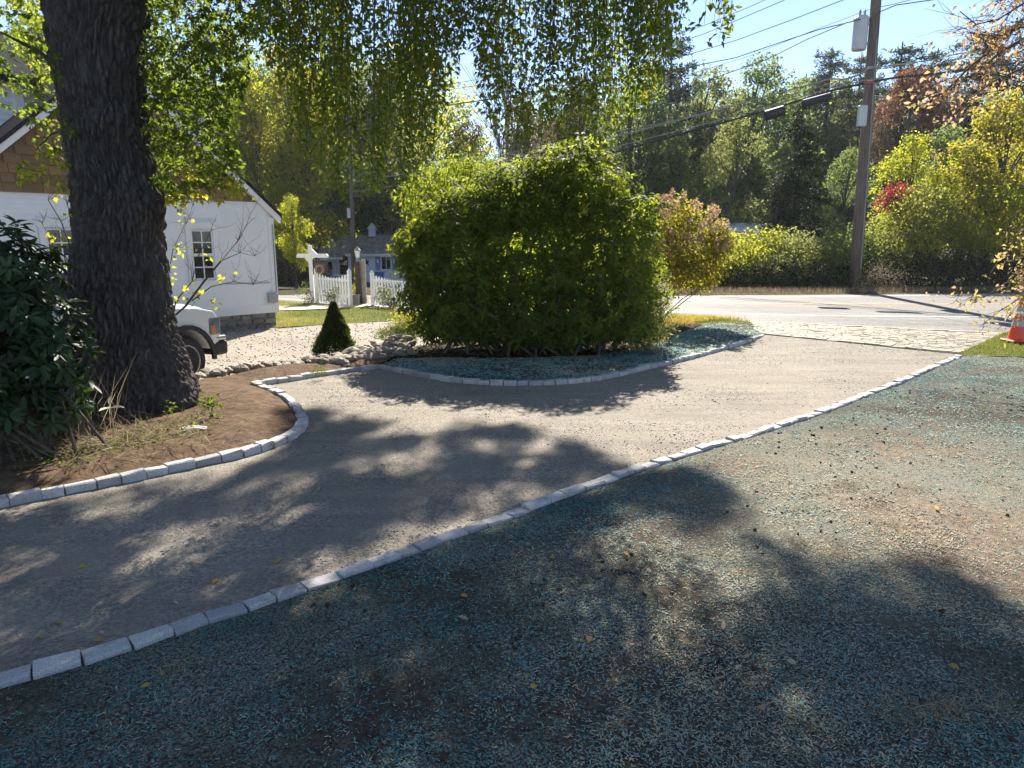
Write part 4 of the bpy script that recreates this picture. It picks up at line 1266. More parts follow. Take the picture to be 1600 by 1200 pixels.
for i, z in enumerate(zs_):
    c = np.interp(z, zz, cx); r = np.interp(z, zz, rr_)
    fl = math.exp(-max(z, 0) / .35)
    for k in range(NA):
        a = 2 * PI * k / NA; ca, sa = math.cos(a), math.sin(a)
        q = Vector((ca * r * 1.0, sa * r * 1.0, z))
        w = noise.noise_vector(q * 2.3) * .10
        p = Vector((ca * r * 24 + w.x * 15, sa * r * 24 + w.y * 15, z * 4.0 + w.z * 6))
        d = noise.voronoi(p)[0]
        ridge = min(1.0, (d[1] - d[0]) * 2.0) ** .8
        p2 = Vector((ca * r * 34 + w.x * 20, sa * r * 34 + w.y * 20, z * 22))
        fine = noise.noise(p2)
        low = noise.noise(q * 1.3 + Vector((5, 2, 1))) * .05 + noise.noise(q * 3.1) * .022
        burl = 0.0
        for (bz, ba, bs, bh) in ((2.42, -.5, .22, .07), (2.2, -1.5, .3, .05), (3.25, -.9, .18, .05), (1.3, -2.2, .35, .05), (0.9, -.4, .4, .04)):
            da = (a - ba + PI) % (2 * PI) - PI
            burl += bh * math.exp(-((z - bz) / bs) ** 2 - (da / .55) ** 2)
        rad = r + low + burl * (1 + .5 * fine) + .07 * (ridge - .75) + .012 * fine + fl * r * .10 * math.cos(5 * a + 1.2) * min(1, max(z, 0) * 0 + 1)
        V[i, k] = (c + ca * rad, TY + sa * rad, z)
idx = np.arange(NH * NA).reshape(NH, NA)
Fq = np.stack([idx[:-1], np.roll(idx[:-1], -1, 1), np.roll(idx[1:], -1, 1), idx[1:]], -1).reshape(-1, 4)
trunk_me = np_mesh('trunk', V.reshape(-1, 3), Fq, smooth=True)
trunk_o = link('trunk', trunk_me, M_BARK, tree)

# drawn outlines of the crown's shade; unseen crown clusters are placed to cast it
SHADE = [[(-60,860),(0,815),(120,770),(250,748),(340,738),(430,708),(500,690),(530,662),(590,655),(640,668),(720,650),(800,662),(900,688),(965,704),(990,722),(930,748),(800,798),(640,858),(400,932),(200,1002),(-60,1070)],
         [(-200,1130),(0,1078),(420,935),(820,800),(1000,748),(1110,742),(1155,768),(1145,802),(1085,842),(1010,862),(965,885),(985,925),(905,965),(880,1010),(930,1060),(905,1130),(850,1210),(700,1500),(-200,1500)],
         [(1185,868),(1240,878),(1320,900),(1400,905),(1480,893),(1530,920),(1565,960),(1640,975),(1700,1090),(1600,1110),(1640,1150),(1700,1300),(1600,1500),(900,1500),(1060,1240),(1085,1180),(1015,1130),(1080,1060),(1180,1010),(1230,960),(1170,920)],
         [(440,640),(500,635),(600,660),(560,690),(470,700)]]
HOLES = [[(0,885),(70,860),(190,850),(120,885),(0,925)], [(20,965),(200,925),(270,935),(150,985),(-20,1020)], [(560,728),(640,698),(705,700),(640,738)], [(718,758),(765,752),(775,778),(720,788)],
         [(180,872),(265,880),(235,912),(160,906)], [(840,685),(885,688),(870,715),(820,715)], [(925,800),(970,790),(985,815),(930,825)], [(360,800),(440,775),(460,790),(380,820)], [(640,760),(690,745),(700,762),(650,775)],
         [(0,1085),(60,1075),(50,1110),(0,1125)], [(-40,890),(40,880),(90,900),(10,925)], [(300,905),(370,890),(390,905),(300,935)], [(60,1010),(130,985),(150,1000),(80,1035)], [(480,840),(560,815),(580,835),(500,865)], [(420,750),(480,735),(500,750),(430,770)], [(250,800),(320,785),(330,805),(260,825)], [(600,1010),(680,990),(690,1020),(610,1050)], [(760,900),(840,880),(850,910),(770,940)], [(430,1090),(520,1060),(540,1100),(440,1130)], [(250,1100),(330,1080),(320,1130),(230,1150)]]
def shade_prob(u, v):
    p = np.zeros(u.shape)
    for s in SHADE: p = np.maximum(p, inside(u, v, s) * .97)
    for h in HOLES: p = np.where(inside(u, v, h), .05, p)
    return p
cl = []
while len(cl) < 1700:
    m = 400
    gx_ = rng.uniform(-6.5, 5.5, m); gy_ = rng.uniform(.6, 9, m)
    u, v = project(np.column_stack([gx_, gy_, np.zeros(m)]))
    pr = shade_prob(u, v) * np.where(fbm(gx_, gy_ * .8, .30, 2, 13) > np.where((gy_ > 3.6) & (gx_ < 1.2), .02, -.015), 1, .03)
    pr = pr * np.where((u > 420) & (u < 1040) & (gy_ < 4.4), .4, 1)
    for i in np.nonzero(rng.random(m) < pr)[0]:
        zmin = (.37 * gy_[i] + 2.2) / (1 - .37 / math.tan(SUN_EL)) + .4
        z = zmin + rng.uniform(0, 1.8) + .5
        k = z / SUN.z
        cl.append((gx_[i] + SUN.x * k, gy_[i] + SUN.y * k, z))
cl = cl[:1700]
# further unseen crown clusters, added over the viewer to block sky light
while len(cl) < 1760:
    gx_, gy_ = rng.uniform(-9, 6), rng.uniform(-9, .4)
    if fbm(np.array([gx_]), np.array([gy_]), 1.2, 2, 14)[0] < -.12: continue
    z = rng.uniform(6.5, 10); k = z / SUN.z
    cl.append((gx_ + SUN.x * k, gy_ + SUN.y * k, z))
cl = np.array(cl)
per = 24
c = np.repeat(cl, per, 0); m = len(c)
p = c + rng.normal(size=(m, 3)) * (.10, .11, .09)
D = nrm(rand_dir(rng, m) + (0, 0, -.4)); Nn = nrm(rand_dir(rng, m) * .8 + (0, 0, .8))
crown1 = foliage('crown', (p, D, Nn, rng.uniform(.07, .125, m), rng.uniform(.04, .06, m), rng.random(m)), L_BIG, tree)

# limbs from the trunk out to the crown
limbs = MB(); top = Vector((float(cx[-1]), TY, float(zz[-1]) - .3))
km = cl[rng.choice(len(cl), 15, replace=False)].copy()
for _ in range(8):
    lab = np.argmin(((cl[:, None] - km[None]) ** 2).sum(-1), 1)
    for j in range(15):
        if (lab == j).any(): km[j] = cl[lab == j].mean(0)
for j in range(15):
    e = Vector(km[j]); st_ = top + Vector((rng.uniform(-.2, .2), rng.uniform(-.2, .2), rng.uniform(-.8, .1)))
    mid = st_.lerp(e, .45) + Vector((0, 0, 1.0 + rng.random()))
    pts = [st_, st_.lerp(mid, .5) + Vector((0, 0, .5)), mid, mid.lerp(e, .55) + Vector((0, 0, .25)), e]
    limbs.tube(pts, [.20, .15, .10, .06, .03], 7)
    for q in cl[lab == j][::5]:
        q = Vector(q); limbs.tube([mid.lerp(e, rng.uniform(.3, 1)), (e + q) / 2 + Vector((0, 0, .15)), q], [.025, .015, .006], 4)
# spreading limbs that carry the drooping strands, and leaders into the upper crown
DROOP = []
for Yk in (6.9, 7.5, 8.1, 8.7, 9.2):
    pts = [top + Vector((.1, 0, -1.2)), Vector((-3.0, (Yk + TY) / 2, 6.5)), Vector((-1.2, Yk, 6.6)), Vector((.6, Yk, 6.3)), Vector((2.3, Yk + .1, 5.9))]
    limbs.tube(pts, [.14, .10, .075, .05, .02], 7)
    for a_, b_2 in zip(pts[1:], pts[2:]):
        DROOP += [a_.lerp(b_2, k / 8) for k in range(8)]
for dx, dy in ((-2.6, .8), (-1.2, -2.4), (1.4, 1.8), (.3, -1.0), (-.8, 2.6)):
    e = top + Vector((dx, dy, 2.9)); mid = top.lerp(e, .5) + Vector((dx * .1, dy * .1, .3))
    limbs.tube([top + Vector((0, 0, -.5)), mid, e], [.26, .15, .05], 8)
    for _ in range(9):
        q = e + Vector(rng.normal(size=3)) * 1.1; limbs.tube([mid.lerp(e, rng.uniform(.3, .9)), (e + q) / 2, q], [.04, .022, .008], 4)
limbs.build('limb', M_BARK, tree, smooth=True)
upper = [(top.x + dx, top.y + dy, top.z + 3.1, 2.0, 2.0, 1.3) for dx, dy in ((-2.8, .8), (-1.2, -2.6), (1.5, 1.9), (.3, -1.0), (-.8, 2.8))]
foliage('crown', spray_leaves(rng, upper, 7000, .10, .055, shell=.3, spread=.12), L_BIG, tree)

# drooping strands that hang into the top of the frame
def strands(n, us, vs, Y0, Y1, lean=.1):
    out = []
    for i in range(n):
        u = rng.uniform(us[0], us[-1]); vb = np.interp(u, us, vs) * (1 - .66 * rng.random() ** 1.7)
        Y = rng.uniform(Y0, Y1)
        b = P(u, vb, Y); t = P(u + rng.normal() * 18, -120 - 170 * rng.random(), Y + rng.normal() * .15)
        out.append((t, b))
    return out
ST = strands(150, [440,470,510,570,640,690,712,735], [120,240,300,310,290,205,95,50], 6.6, 9.2)
ST += strands(150, [735,765,810,860,920,960,1000,1040,1060], [75,200,240,225,235,205,175,130,55], 6.6, 9.2)
ST += strands(7, [1095,1125,1150], [30,75,30], 6.5, 7.2)
ST += strands(26, [400,425,450], [60,110,100], 7, 8.5)
tw = MB(); LP, LD, LNN, LT = [], [], [], []
for t, b in ST:
    t = np.array(t); b = np.array(b); L = np.linalg.norm(b - t)
    amp = rng.normal(size=3) * .05
    f = lambda k: t + (b - t) * k + amp * math.sin(k * 3) * (1, 1, .2)
    tw.tube([f(0), f(.35), f(.7), f(1)], [.006, .0045, .003, .0018], 3, cap=False)
    h0 = min(DROOP, key=lambda q: (q - Vector(t)).length)
    tw.tube([h0, h0.lerp(Vector(t), .5) + Vector((0, 0, .12)), t], [.012, .009, .006], 3, cap=False)
    nl = int(L / .023); tb_ = rng.random()
    for j in range(nl):
        k = (j + rng.random()) / nl
        p0 = f(k); a = rng.uniform(0, 2 * PI); side = np.array((math.cos(a), math.sin(a), 0))
        sh = rng.uniform(0, .11) * rng.random() ** .5
        LP.append(p0 + side * sh + (0, 0, -sh * .5)); LD.append(side * .7 + (0, 0, -.5) + rng.normal(size=3) * .35)
        LNN.append(np.cross(side, (0, 0, 1)) * rng.choice((-1, 1)) * .3 + side * .6 + (0, 0, .5) + rng.normal(size=3) * .35); LT.append(.55 * tb_ + .45 * rng.random())
n_ = len(LP)
foliage('drooping_leaves', (np.array(LP), np.array(LD), np.array(LNN), rng.uniform(.055, .09, n_), rng.uniform(.026, .042, n_), np.array(LT)), L_BIG, tree)
tw.build('drooping_twig', M_TWIG, tree)

def poly_sprays(poly, n, Y0, Y1, L, W, per=7, tlo=0, thi=1):
    """leafy twigs filling an outline: twig centres, leaves along each"""
    poly = [tuple(q) for q in poly]; us = [q[0] for q in poly]; vs = [q[1] for q in poly]
    Pp, Dd, Nv, Tt, tubes = [], [], [], [], []
    k = 0
    while k < n // per:
        u, v = rng.uniform(min(us), max(us)), rng.uniform(min(vs), max(vs))
        if not inside(np.array([u]), np.array([v]), poly)[0]: continue
        k += 1
        c = P(u, v, rng.uniform(Y0, Y1)); a = rng.uniform(0, 2 * PI)
        ax = nrm(np.array((math.cos(a), math.sin(a), rng.uniform(-.9, .1)))); ln_ = L * 3
        tb_ = rng.random()
        tubes.append((c - ax * ln_ * .5, c + ax * ln_ * .5))
        for j in range(per):
            s = nrm(np.cross(ax, rng.normal(size=3)))
            Pp.append(c + ax * ln_ * (j / per - .5)); Dd.append(ax * .5 + s * .8 + (0, 0, -.35)); Nv.append(rng.normal(size=3) * .5 + (0, 0, .8)); Tt.append(tlo + (thi - tlo) * (.5 * tb_ + .5 * rng.random()))
    n2 = len(Pp); s = rng.uniform(.75, 1.25, n2)
    return (np.array(Pp), np.array(Dd), np.array(Nv), L * s, W * s, np.array(Tt)), tubes
a, tb1 = poly_sprays([(222,-40),(425,-40),(412,50),(385,110),(368,190),(372,240),(385,300),(340,290),(290,300),(262,320),(246,290),(232,200)], 7800, 7.6, 9.6, .064, .036, thi=.55)
tag(foliage('trunk_sprouts', a, L_BIG, tree), kind='stuff')
a, tb2 = poly_sprays([(-150,-60),(80,-40),(92,100),(108,200),(116,250),(62,235),(40,190),(-20,150),(-150,160)], 2300, 7.6, 9.4, .064, .036, thi=.55)
tag(foliage('trunk_sprouts', a, L_BIG, tree), kind='stuff')
a, tb3 = poly_sprays([(300,240),(345,255),(385,300),(380,325),(300,320),(255,345),(250,310)], 260, 7.8, 8.6, .066, .04, tlo=.6)
tag(foliage('trunk_sprouts', a, L_YELGREEN, tree), kind='stuff')
a, tb4 = poly_sprays([(40,235),(110,240),(100,300),(75,290),(30,280)], 150, 7.3, 7.9, .062, .038, tlo=.2, thi=.9)
tag(foliage('trunk_sprouts', a, L_YELGREEN, tree), kind='stuff')
sp = MB()
for t_ in (tb1, tb2, tb3, tb4):
    for (p0, p1) in t_: sp.tube([p0, p1], [.004, .002], 3, cap=False)
sp.tube([P(224,205,8.2), P(240,165,8.1), P(262,130,8.2), P(300,100,8.4), P(360,60,8.6)], [.03, .024, .018, .012, .006], 6)
sp.tube([P(240,165,8.1), P(275,150,8.2), P(330,150,8.3), P(375,170,8.4)], [.016, .012, .009, .004], 5)
sp.tube([P(130,140,8.4), P(60,80,8.1), P(20,60,7.8), P(-60,20,7.8)], [.03, .022, .014, .006], 6)
sp.tube([P(140,190,8.4), P(80,210,8.0), P(55,235,7.7)], [.012, .009, .004], 5)
sp.build('sprout_twig', M_TWIG, tree)

# thin suckers beside the trunk, mostly bare with a few yellow leaves
def suckers(label, lines, leafspots, nl, Y):
    base = P(lines[0][0][0], lines[0][0][1], Y)
    t = thing('sucker_shoots', label, 'shrub', (base[0], base[1], float(bed_z(base[0], base[1]))), group='bare twiggy suckers beside the big trunk')
    mb = MB()
    for ln_ in lines:
        r0 = ln_[-1] if not hasattr(ln_[-1], '__len__') else .012
        pts = [q for q in ln_ if hasattr(q, '__len__')]
        mb.tube([P(u, v, Y + .1 * i * rng.normal() * .4) for i, (u, v) in enumerate(pts)], np.linspace(r0, r0 * .3, len(pts)), 5)
        for _ in range(9):
            i = rng.integers(max(1, len(pts) // 2), len(pts)); u, v = pts[i]
            du, dv = rng.normal() * 16 + 6, -abs(rng.normal()) * 18 - 4
            a = [P(u, v, Y), P(u + du * .35 + rng.normal() * 2, v + dv * .4, Y), P(u + du * .8, v + dv * .7 + rng.normal() * 3, Y), P(u + du, v + dv * 1.15, Y + rng.normal() * .1)]
            mb.tube(a, [.0035, .0026, .0018, .001], 3, cap=False)
            mb.tube([a[1], P(u + du * .2 - 6, v + dv * .9, Y)], [.002, .001], 3, cap=False)
    mb.build('stem', M_TWIG, t)
    Pp = []
    for (u, v, s) in leafspots:
        for _ in range(nl): Pp.append(P(u + rng.normal() * s, v + rng.normal() * s, Y + rng.normal() * .12))
    Pp = np.array(Pp); m = len(Pp)
    foliage('leaves', (Pp, rand_dir(rng, m) + (0, 0, -.3), rand_dir(rng, m), rng.uniform(.05, .085, m), rng.uniform(.035, .055, m), rng.uniform(.2, 1, m)), L_YELGREEN, t)
suckers('twiggy suckers with scattered yellow green leaves right of the trunk', [[(262,560),(266,500),(290,478),(320,438),(345,408),(372,376),(385,352),.02],[(264,520),(275,470),(300,440),(310,400),(330,360),.012],[(300,470),(330,448),(365,440),(395,445),.009],[(262,510),(262,440),(270,390),(290,350),.009],[(345,408),(375,395),(398,400),.006]],
        [(268,410,10),(275,440,10),(283,385,7),(295,470,8),(350,430,7),(285,350,8),(320,400,6),(335,470,6),(262,470,7),(305,450,7)], 8, 9.2)
suckers('thin bare suckers with few yellow leaves left of the trunk', [[(118,540),(116,430),(108,380),(95,345),(75,312),.014],[(116,450),(100,400),(82,380),(66,350),.008],[(118,430),(122,370),(105,320),(100,300),.008]],
        [(110,335,5),(108,375,3),(80,370,3),(75,408,4),(100,415,4),(90,310,3)], 6, 8.3)

# ------------------------------------------------------------------ rhododendrons (whorled leaves)
def whorls(rng, lobes, n, k, L, W, shell=.5, inner=.5, droop=.18, hi=False, spread=.5):
    c, nn = lobes_sample(rng, lobes, n, shell, inner)
    A = nrm(nn * .8 + rand_dir(rng, n) * .35 + (0, 0, .55))
    ref = rand_dir(rng, n); e1 = nrm(np.cross(A, ref)); e2 = np.cross(A, e1)
    Pp, Dd, Nv, Tt, Ll = [], [], [], [], []
    tb_ = rng.random(n)
    for j in range(k):
        a = 2 * PI * j / k + rng.normal(size=n) * .25
        rad = e1 * np.cos(a)[:, None] + e2 * np.sin(a)[:, None]
        ph = rng.uniform(.85, 1.75, n)[:, None]
        d = A * np.cos(ph) + rad * np.sin(ph) + np.array((0, 0, -.18))
        Pp.append(c + rad * .01 + A * rng.uniform(-.03, .02, n)[:, None]); Dd.append(d); Nv.append(A + rad * .2)
        Tt.append(np.clip(.5 * tb_ + .5 * rng.random(n), 0, 1)); Ll.append(rng.uniform(.7, 1.15, n))
    Pp, Dd, Nv, Tt, s = map(np.concatenate, (Pp, Dd, Nv, Tt, Ll))
    return (Pp, Dd, Nv, L * s, W * s, Tt), (c, A)

def stems(lobes, base, n, r0, rng, mat, parent, fan=.5):
    mb = MB()
    for i in range(n):
        lb_ = lobes[rng.integers(len(lobes))]
        e = Vector(lb_[:3]) + Vector(rng.normal(size=3)) * .5 * float(min(lb_[3:]))
        b = Vector(base) + Vector((rng.normal() * fan, rng.normal() * fan * .5, -.05))
        m_ = b.lerp(e, .5) + Vector((rng.normal() * .2, rng.normal() * .2, .15))
        mb.tube([b, m_, e], [r0, r0 * .7, r0 * .3], 5)
    return mb.build('stem', mat, parent)

ISLB = [lobe(800,508,115,34,12.6,.9), lobe(700,508,58,32,12.8,.7), lobe(930,508,78,32,12.7,.8), lobe(868,270,60,48,13.6,1.), lobe(700,345,55,45,13.1,.9), lobe(790,300,60,50,13.4,1.), lobe(830,410,150,120,13.3,1.6), lobe(720,410,95,105,13.0,1.3), lobe(668,405,50,62,12.9,.9), lobe(930,420,100,125,13.2,1.3), lobe(908,295,76,74,13.5,1.2), lobe(985,425,58,98,13.1,1.0),
        lobe(840,310,90,58,13.5,1.2), lobe(752,330,88,52,13.2,1.0), lobe(715,478,82,58,12.7,1.0), lobe(860,490,120,55,12.5,1.0), lobe(975,492,58,50,12.7,.9), lobe(905,242,42,32,13.7,.6), lobe(655,450,38,50,12.8,.6), lobe(1003,345,34,46,13.4,.6), lobe(640,385,30,35,12.9,.5), lobe(955,300,44,40,13.6,.6)]
bsh = G(830, 552)
isl = thing('rhododendron', 'big rounded rhododendron bush on the island in the middle', 'bush', bsh)
a, _ = whorls(rng, ISLB, 4700, 7, .15, .05, shell=.5)
foliage('foliage', a, L_RHODO, isl)
a, _ = whorls(rng, [tuple(l[:3]) + tuple(np.array(l[3:]) * .7) for l in ISLB], 3200, 6, .13, .048, shell=.45, inner=.2)
foliage('inner_foliage', a, L_RHODO, isl)
stems(ISLB, bsh, 60, .03, rng, M_TWIG, isl, .7)
# sparse leggy sprays at its foot
SP2 = [lobe(1010,505,40,45,13.2,.5), lobe(660,505,35,25,12.9,.4), lobe(1025,470,22,50,13.4,.4)]
lg = thing('leggy_shrub', 'leggy shrub with narrow leaves at the right foot of the rhododendron', 'shrub', G(1012, 540))
foliage('foliage', spray_leaves(rng, SP2[:1] + SP2[2:], 3800, .085, .02, shell=.2, spread=.1), L_OLIVE, lg)
stems(SP2[:1] + SP2[2:], G(1012, 540), 26, .008, rng, M_TWIG, lg, .25)
YB = [lobe(705,278,48,34,14.9,.8), lobe(660,310,38,36,14.9,.7), lobe(755,268,46,28,15,.8)]
yb = thing('leggy_shrub', 'yellow green drooping shrub rising behind the rhododendron, upper left of it', 'shrub', (*P(700, 400, 14.9)[:2], float(hgt(-1.3, 14.9))))
L_YB = leaf_mat('lime_leaf', [(0, (.04, .065, .012)), (.6, (.08, .11, .018)), (.93, (.13, .14, .022)), (1, (.3, .17, .03))], [(0, (.20, .30, .025)), (.6, (.40, .48, .04)), (.93, (.55, .55, .05)), (1, (.65, .38, .06))], .52)
foliage('foliage', spray_leaves(rng, YB, 3400, .12, .036, shell=.3, spread=.1, down=.8), L_YB, yb)
stems(YB, (*P(700, 400, 14.9)[:2], float(hgt(-1.3, 14.9))), 16, .022, rng, M_TWIG, yb, .3)

LRB = [lobe(25,440,70,75,6.6,.45), lobe(60,505,75,60,6.5,.5), lobe(20,560,80,75,6.3,.6), lobe(85,565,55,65,6.4,.45), lobe(-70,470,110,110,6.4,.7), lobe(45,625,65,45,6.2,.45), lobe(105,610,36,45,6.6,.3), lobe(-60,610,90,80,6.0,.6), lobe(5,375,35,35,6.7,.3)]
lr = thing('rhododendron', 'dark glossy rhododendron at the left edge in front of the trunk', 'bush', (*P(-10, 600, 6.3)[:2], 0.05))
a, _ = whorls(rng, LRB, 500, 8, .155, .05, shell=.45, droop=.22)
foliage('foliage', a, L_RHODO2, lr, hi=True)
stems(LRB, (*P(10, 690, 6.3)[:2], .02), 26, .018, rng, M_TWIG, lr, .4)

# hydrangea with faded blooms
HB = [lobe(1080,375,48,48,17.2,.75), lobe(1055,345,32,34,17.2,.5), lobe(1105,400,32,38,17.2,.5), lobe(1050,400,30,40,17.2,.5), lobe(1095,432,26,20,17.1,.35)]
HBASE = (*P(1022, 400, 17.2)[:2], 0)
hy = thing('hydrangea', 'tree hydrangea with faded tan blooms right of the rhododendron', 'shrub', HBASE)
foliage('foliage', spray_leaves(rng, HB + [lobe(1062,432,24,26,17.2,.4), lobe(1120,375,24,28,17.2,.4)], 7500, .085, .05, shell=.4, spread=.09), L_HYD, hy)
bp, bn = lobes_sample(rng, HB[:4], 170, .98, .9)
keep = bn[:, 2] > -.1; bp, bn = bp[keep], bn[keep]; q = len(bp); pf = 60
cc_ = np.repeat(bp, pf, 0); ax_ = np.repeat(nrm(bn + (0, 0, .5)), pf, 0); k = rng.random(q * pf)[:, None]
pp_ = cc_ + ax_ * k * .2 + rand_dir(rng, q * pf) * .07 * (1 - k * .6)
foliage('bloom', (pp_, rand_dir(rng, q * pf), rand_dir(rng, q * pf), .035, .035, rng.random(q * pf)), L_BLOOM, hy)
stems(HB, HBASE, 10, .016, rng, M_TWIG, hy, .12)

# dwarf conifer, green mound and pale grasses by the stones
def cone_plant(label, name, u, vb, vt, wpx, Y, n, L, W, mat, zb):
    b = P(u, vb, Y); t = P(u, vt, Y); h = t[2] - zb; s = Y / F; r = wpx * s / 2
    o = thing(name, label, 'conifer', (b[0], Y, zb))
    k = rng.random(n) ** .8; a = rng.uniform(0, 2 * PI, n)
    lump = 1 + .2 * np.sin(a * 3 + k * 9) * np.cos(k * 17 + a * 2) + .08 * rng.normal(size=n)
    rad = r * (1 - k) ** 1.0 * (.35 + .65 * rng.random(n) ** .45) * lump + .015
    x = b[0] + rad * np.cos(a); y = Y + rad * np.sin(a); z = zb + .03 + k * h
    nn = np.column_stack([np.cos(a), np.sin(a), np.full(n, .5)])
    D = nrm(nn + rand_dir(rng, n) * .6 + (0, 0, .3))
    foliage('foliage', (np.column_stack([x, y, z]), D, rand_dir(rng, n), L * rng.uniform(.7, 1.2, n), W, rng.random(n)), mat, o)
    MB().tube([(b[0], Y, zb - .05), (b[0], Y, zb + h * .9)], [.03, .008], 6).build('trunk', M_TWIG, o)
    return o
cone_plant('small dark dwarf spruce standing behind the field stones', 'dwarf_spruce', 525, 560, 476, 66, 14.0, 34000, .05, .016, L_SPRUCE, float(hgt(-3.5, 14)) + .02)
MB_ = [lobe(612,528,26,20,13.6,.3), lobe(632,520,20,16,13.7,.25)]
mo = thing('juniper_mound', 'low bright green mound beside the pile of field stones', 'shrub', (MB_[0][0], 13.6, float(hgt(MB_[0][0], 13.6))))
foliage('foliage', spray_leaves(rng, MB_, 6000, .04, .012, shell=.5, spread=.03), L_WEED, mo)
GB = [lobe(650,508,26,22,14.1,.3), lobe(628,500,20,12,14.3,.2)]
go = thing('leafy_shrub', 'yellow leaved low shrub at the left foot of the rhododendron', 'shrub', (GB[0][0], 14.1, float(hgt(GB[0][0], 14.1))))
foliage('foliage', spray_leaves(rng, GB, 1500, .07, .022, shell=.3, spread=.06), L_YELLOW, go)

# ------------------------------------------------------------------ bronze leaved small tree leaning in from the right
bt_ = thing('dogwood_tree', 'small tree with bronze and pink autumn leaves leaning in from the right edge', 'tree', (10.6, 10.4, 0))
mbt = MB()
def br(px, Y0, Y1, r, nl=0, L=.07, tw_n=0, sd=16):
    n = len(px); pts = [P(u, v, Y0 + (Y1 - Y0) * i / (n - 1)) for i, (u, v) in enumerate(px)]
    mbt.tube(pts, np.linspace(r, r * .3, n), 5)
    ends = []
    d = np.array(pts)
    for _ in range(tw_n):
        k = rng.uniform(.25, 1) * (n - 1); i = min(int(k), n - 2); a = d[i] + (d[i + 1] - d[i]) * (k - i)
        dr = nrm(d[i + 1] - d[i]); e = a + (dr * rng.uniform(.1, .5) + rng.normal(size=3) * (.16, .16, .13))
        m_ = (a + e) / 2 + rng.normal(size=3) * .03
        mbt.tube([a, m_, e], [.006, .004, .002], 3, cap=False); ends.append(e)
        for _k in range(2):
            e2 = m_ + (dr * rng.uniform(.1, .45) + rng.normal(size=3) * (.1, .1, .09)); mbt.tube([m_, (m_ + e2) / 2 + rng.normal(size=3) * .02, e2], [.004, .003, .0015], 3, cap=False); ends.append(m_)
    ends.append(d[-1])
    for e in ends:
        for _ in range(nl):
            BP.append(e + rng.normal(size=3) * .055)
BP = []
trunkpts = [Vector((10.6, 10.4, -.1)), Vector((10.5, 10.3, 1.6)), Vector((10.2, 10.2, 2.8)), Vector((9.9, 10.1, 3.9)), Vector((9.8, 10, 5))]
mbt.tube(trunkpts, [.13, .11, .09, .07, .04], 10)
br([(1720,60),(1660,20),(1600,28),(1560,70),(1520,100),(1480,140),(1440,165)], 10.2, 9.6, .03, 3, tw_n=24)
br([(1700,40),(1640,20),(1590,45),(1550,60),(1530,95),(1500,110)], 10.2, 9.8, .025, 3, tw_n=16)
br([(1720,80),(1650,60),(1600,60),(1560,85),(1510,125),(1465,150),(1425,155)], 10.2, 9.2, .025, 4, tw_n=24)
br([(1700,20),(1640,-20),(1600,5),(1560,30),(1525,38),(1500,18)], 10.2, 9.8, .02, 2, tw_n=10)
br([(1690,0),(1620,-30),(1580,-5),(1555,3)], 10.2, 9.9, .02, 4, tw_n=14)
br([(1720,120),(1650,95),(1600,105),(1555,125),(1520,150),(1480,180)], 10.2, 9.5, .02, 3, tw_n=16)
br([(1700,20),(1620,70),(1570,90),(1530,60),(1510,45),(1520,52)], 10.2, 9.8, .012, 2, tw_n=8)
br([(1740,330),(1660,345),(1610,400),(1575,440),(1548,458),(1535,466)], 10.3, 9.8, .018, 4, tw_n=7)
br([(1740,360),(1660,400),(1610,455),(1580,475),(1555,490),(1546,500)], 10.3, 9.8, .014, 4, tw_n=8)
br([(1740,350),(1660,360),(1615,385),(1595,415),(1588,432)], 10.3, 9.9, .014, 5, tw_n=6)
br([(1740,380),(1660,420),(1625,430),(1612,450),(1604,468)], 10.3, 9.9, .014, 4, tw_n=5)
br([(1740,320),(1660,340),(1610,360),(1590,372),(1572,398)], 10.3, 9.9, .012, 4, tw_n=6)
mbt.build('trunk', M_TWIG, bt_)
BP = np.array(BP); m = len(BP)
tn = np.where(BP[:, 2] > 2.6, rng.uniform(.15, 1, m), rng.uniform(0, .6, m))
foliage('leaves', (BP, rand_dir(rng, m) + (0, 0, -.5), rand_dir(rng, m) + (0, 0, .5), rng.uniform(.055, .088, m), rng.uniform(.03, .048, m), tn), L_PINK, bt_)
# ------------------------------------------------------------------ background trees
def dec_proto(seed, nl=10500, L=.0175, wide=.3, low=.28, bare=False):
    r = np.random.default_rng(seed); mb = MB()
    # trunk with a slight lean, limbs to lobes
    top = np.array((r.normal() * .03, r.normal() * .03, .86))
    tp = [np.zeros(3), top * .35 + r.normal(size=3) * .008, top * .7, top]
    tp[0][2] = -.03
    mb.tube(tp, [.017, .013, .008, .003] if not bare else [.010, .008, .005, .002], 8)
    lobes = []
    for i in range(24):
        z = low + (1 - low) * (i + r.random()) / 24
        w = wide * math.sin(PI * min(1, max(.12, (z - low + .12) / (1.08 - low)))) ** .7
        a = r.uniform(0, 2 * PI); rad = w * r.uniform(.35, .95)
        s = r.uniform(.055, .115) * (1.15 - .35 * z)
        c = np.array((math.cos(a) * rad, math.sin(a) * rad, min(z, .96)))
        lobes.append((*c, s * 1.25, s * 1.25, s))
        k = max(.15, min(.8, z - .18)); st = top * k
        mb.tube([st, (st + c) / 2 + np.array((0, 0, .01)), c], [.0065, .004, .0015] if not bare else [.0035, .0022, .001], 4, cap=False)
        if bare:
            for _ in range(7):
                e = c + r.normal(size=3) * .07; mb.tube([(st + c) / 2, (c + e) / 2 + r.normal(size=3) * .01, e], [.0018, .0012, .0006], 3, cap=False)
    tr = mb.mesh('trunk', smooth=True)
    if bare: return tr, None
    cr_ = leaf_mesh('crown', *spray_leaves(r, lobes, nl, L, L * .62, shell=.45, spread=.012, per=7, inner=.5, out=.5))
    return tr, cr_

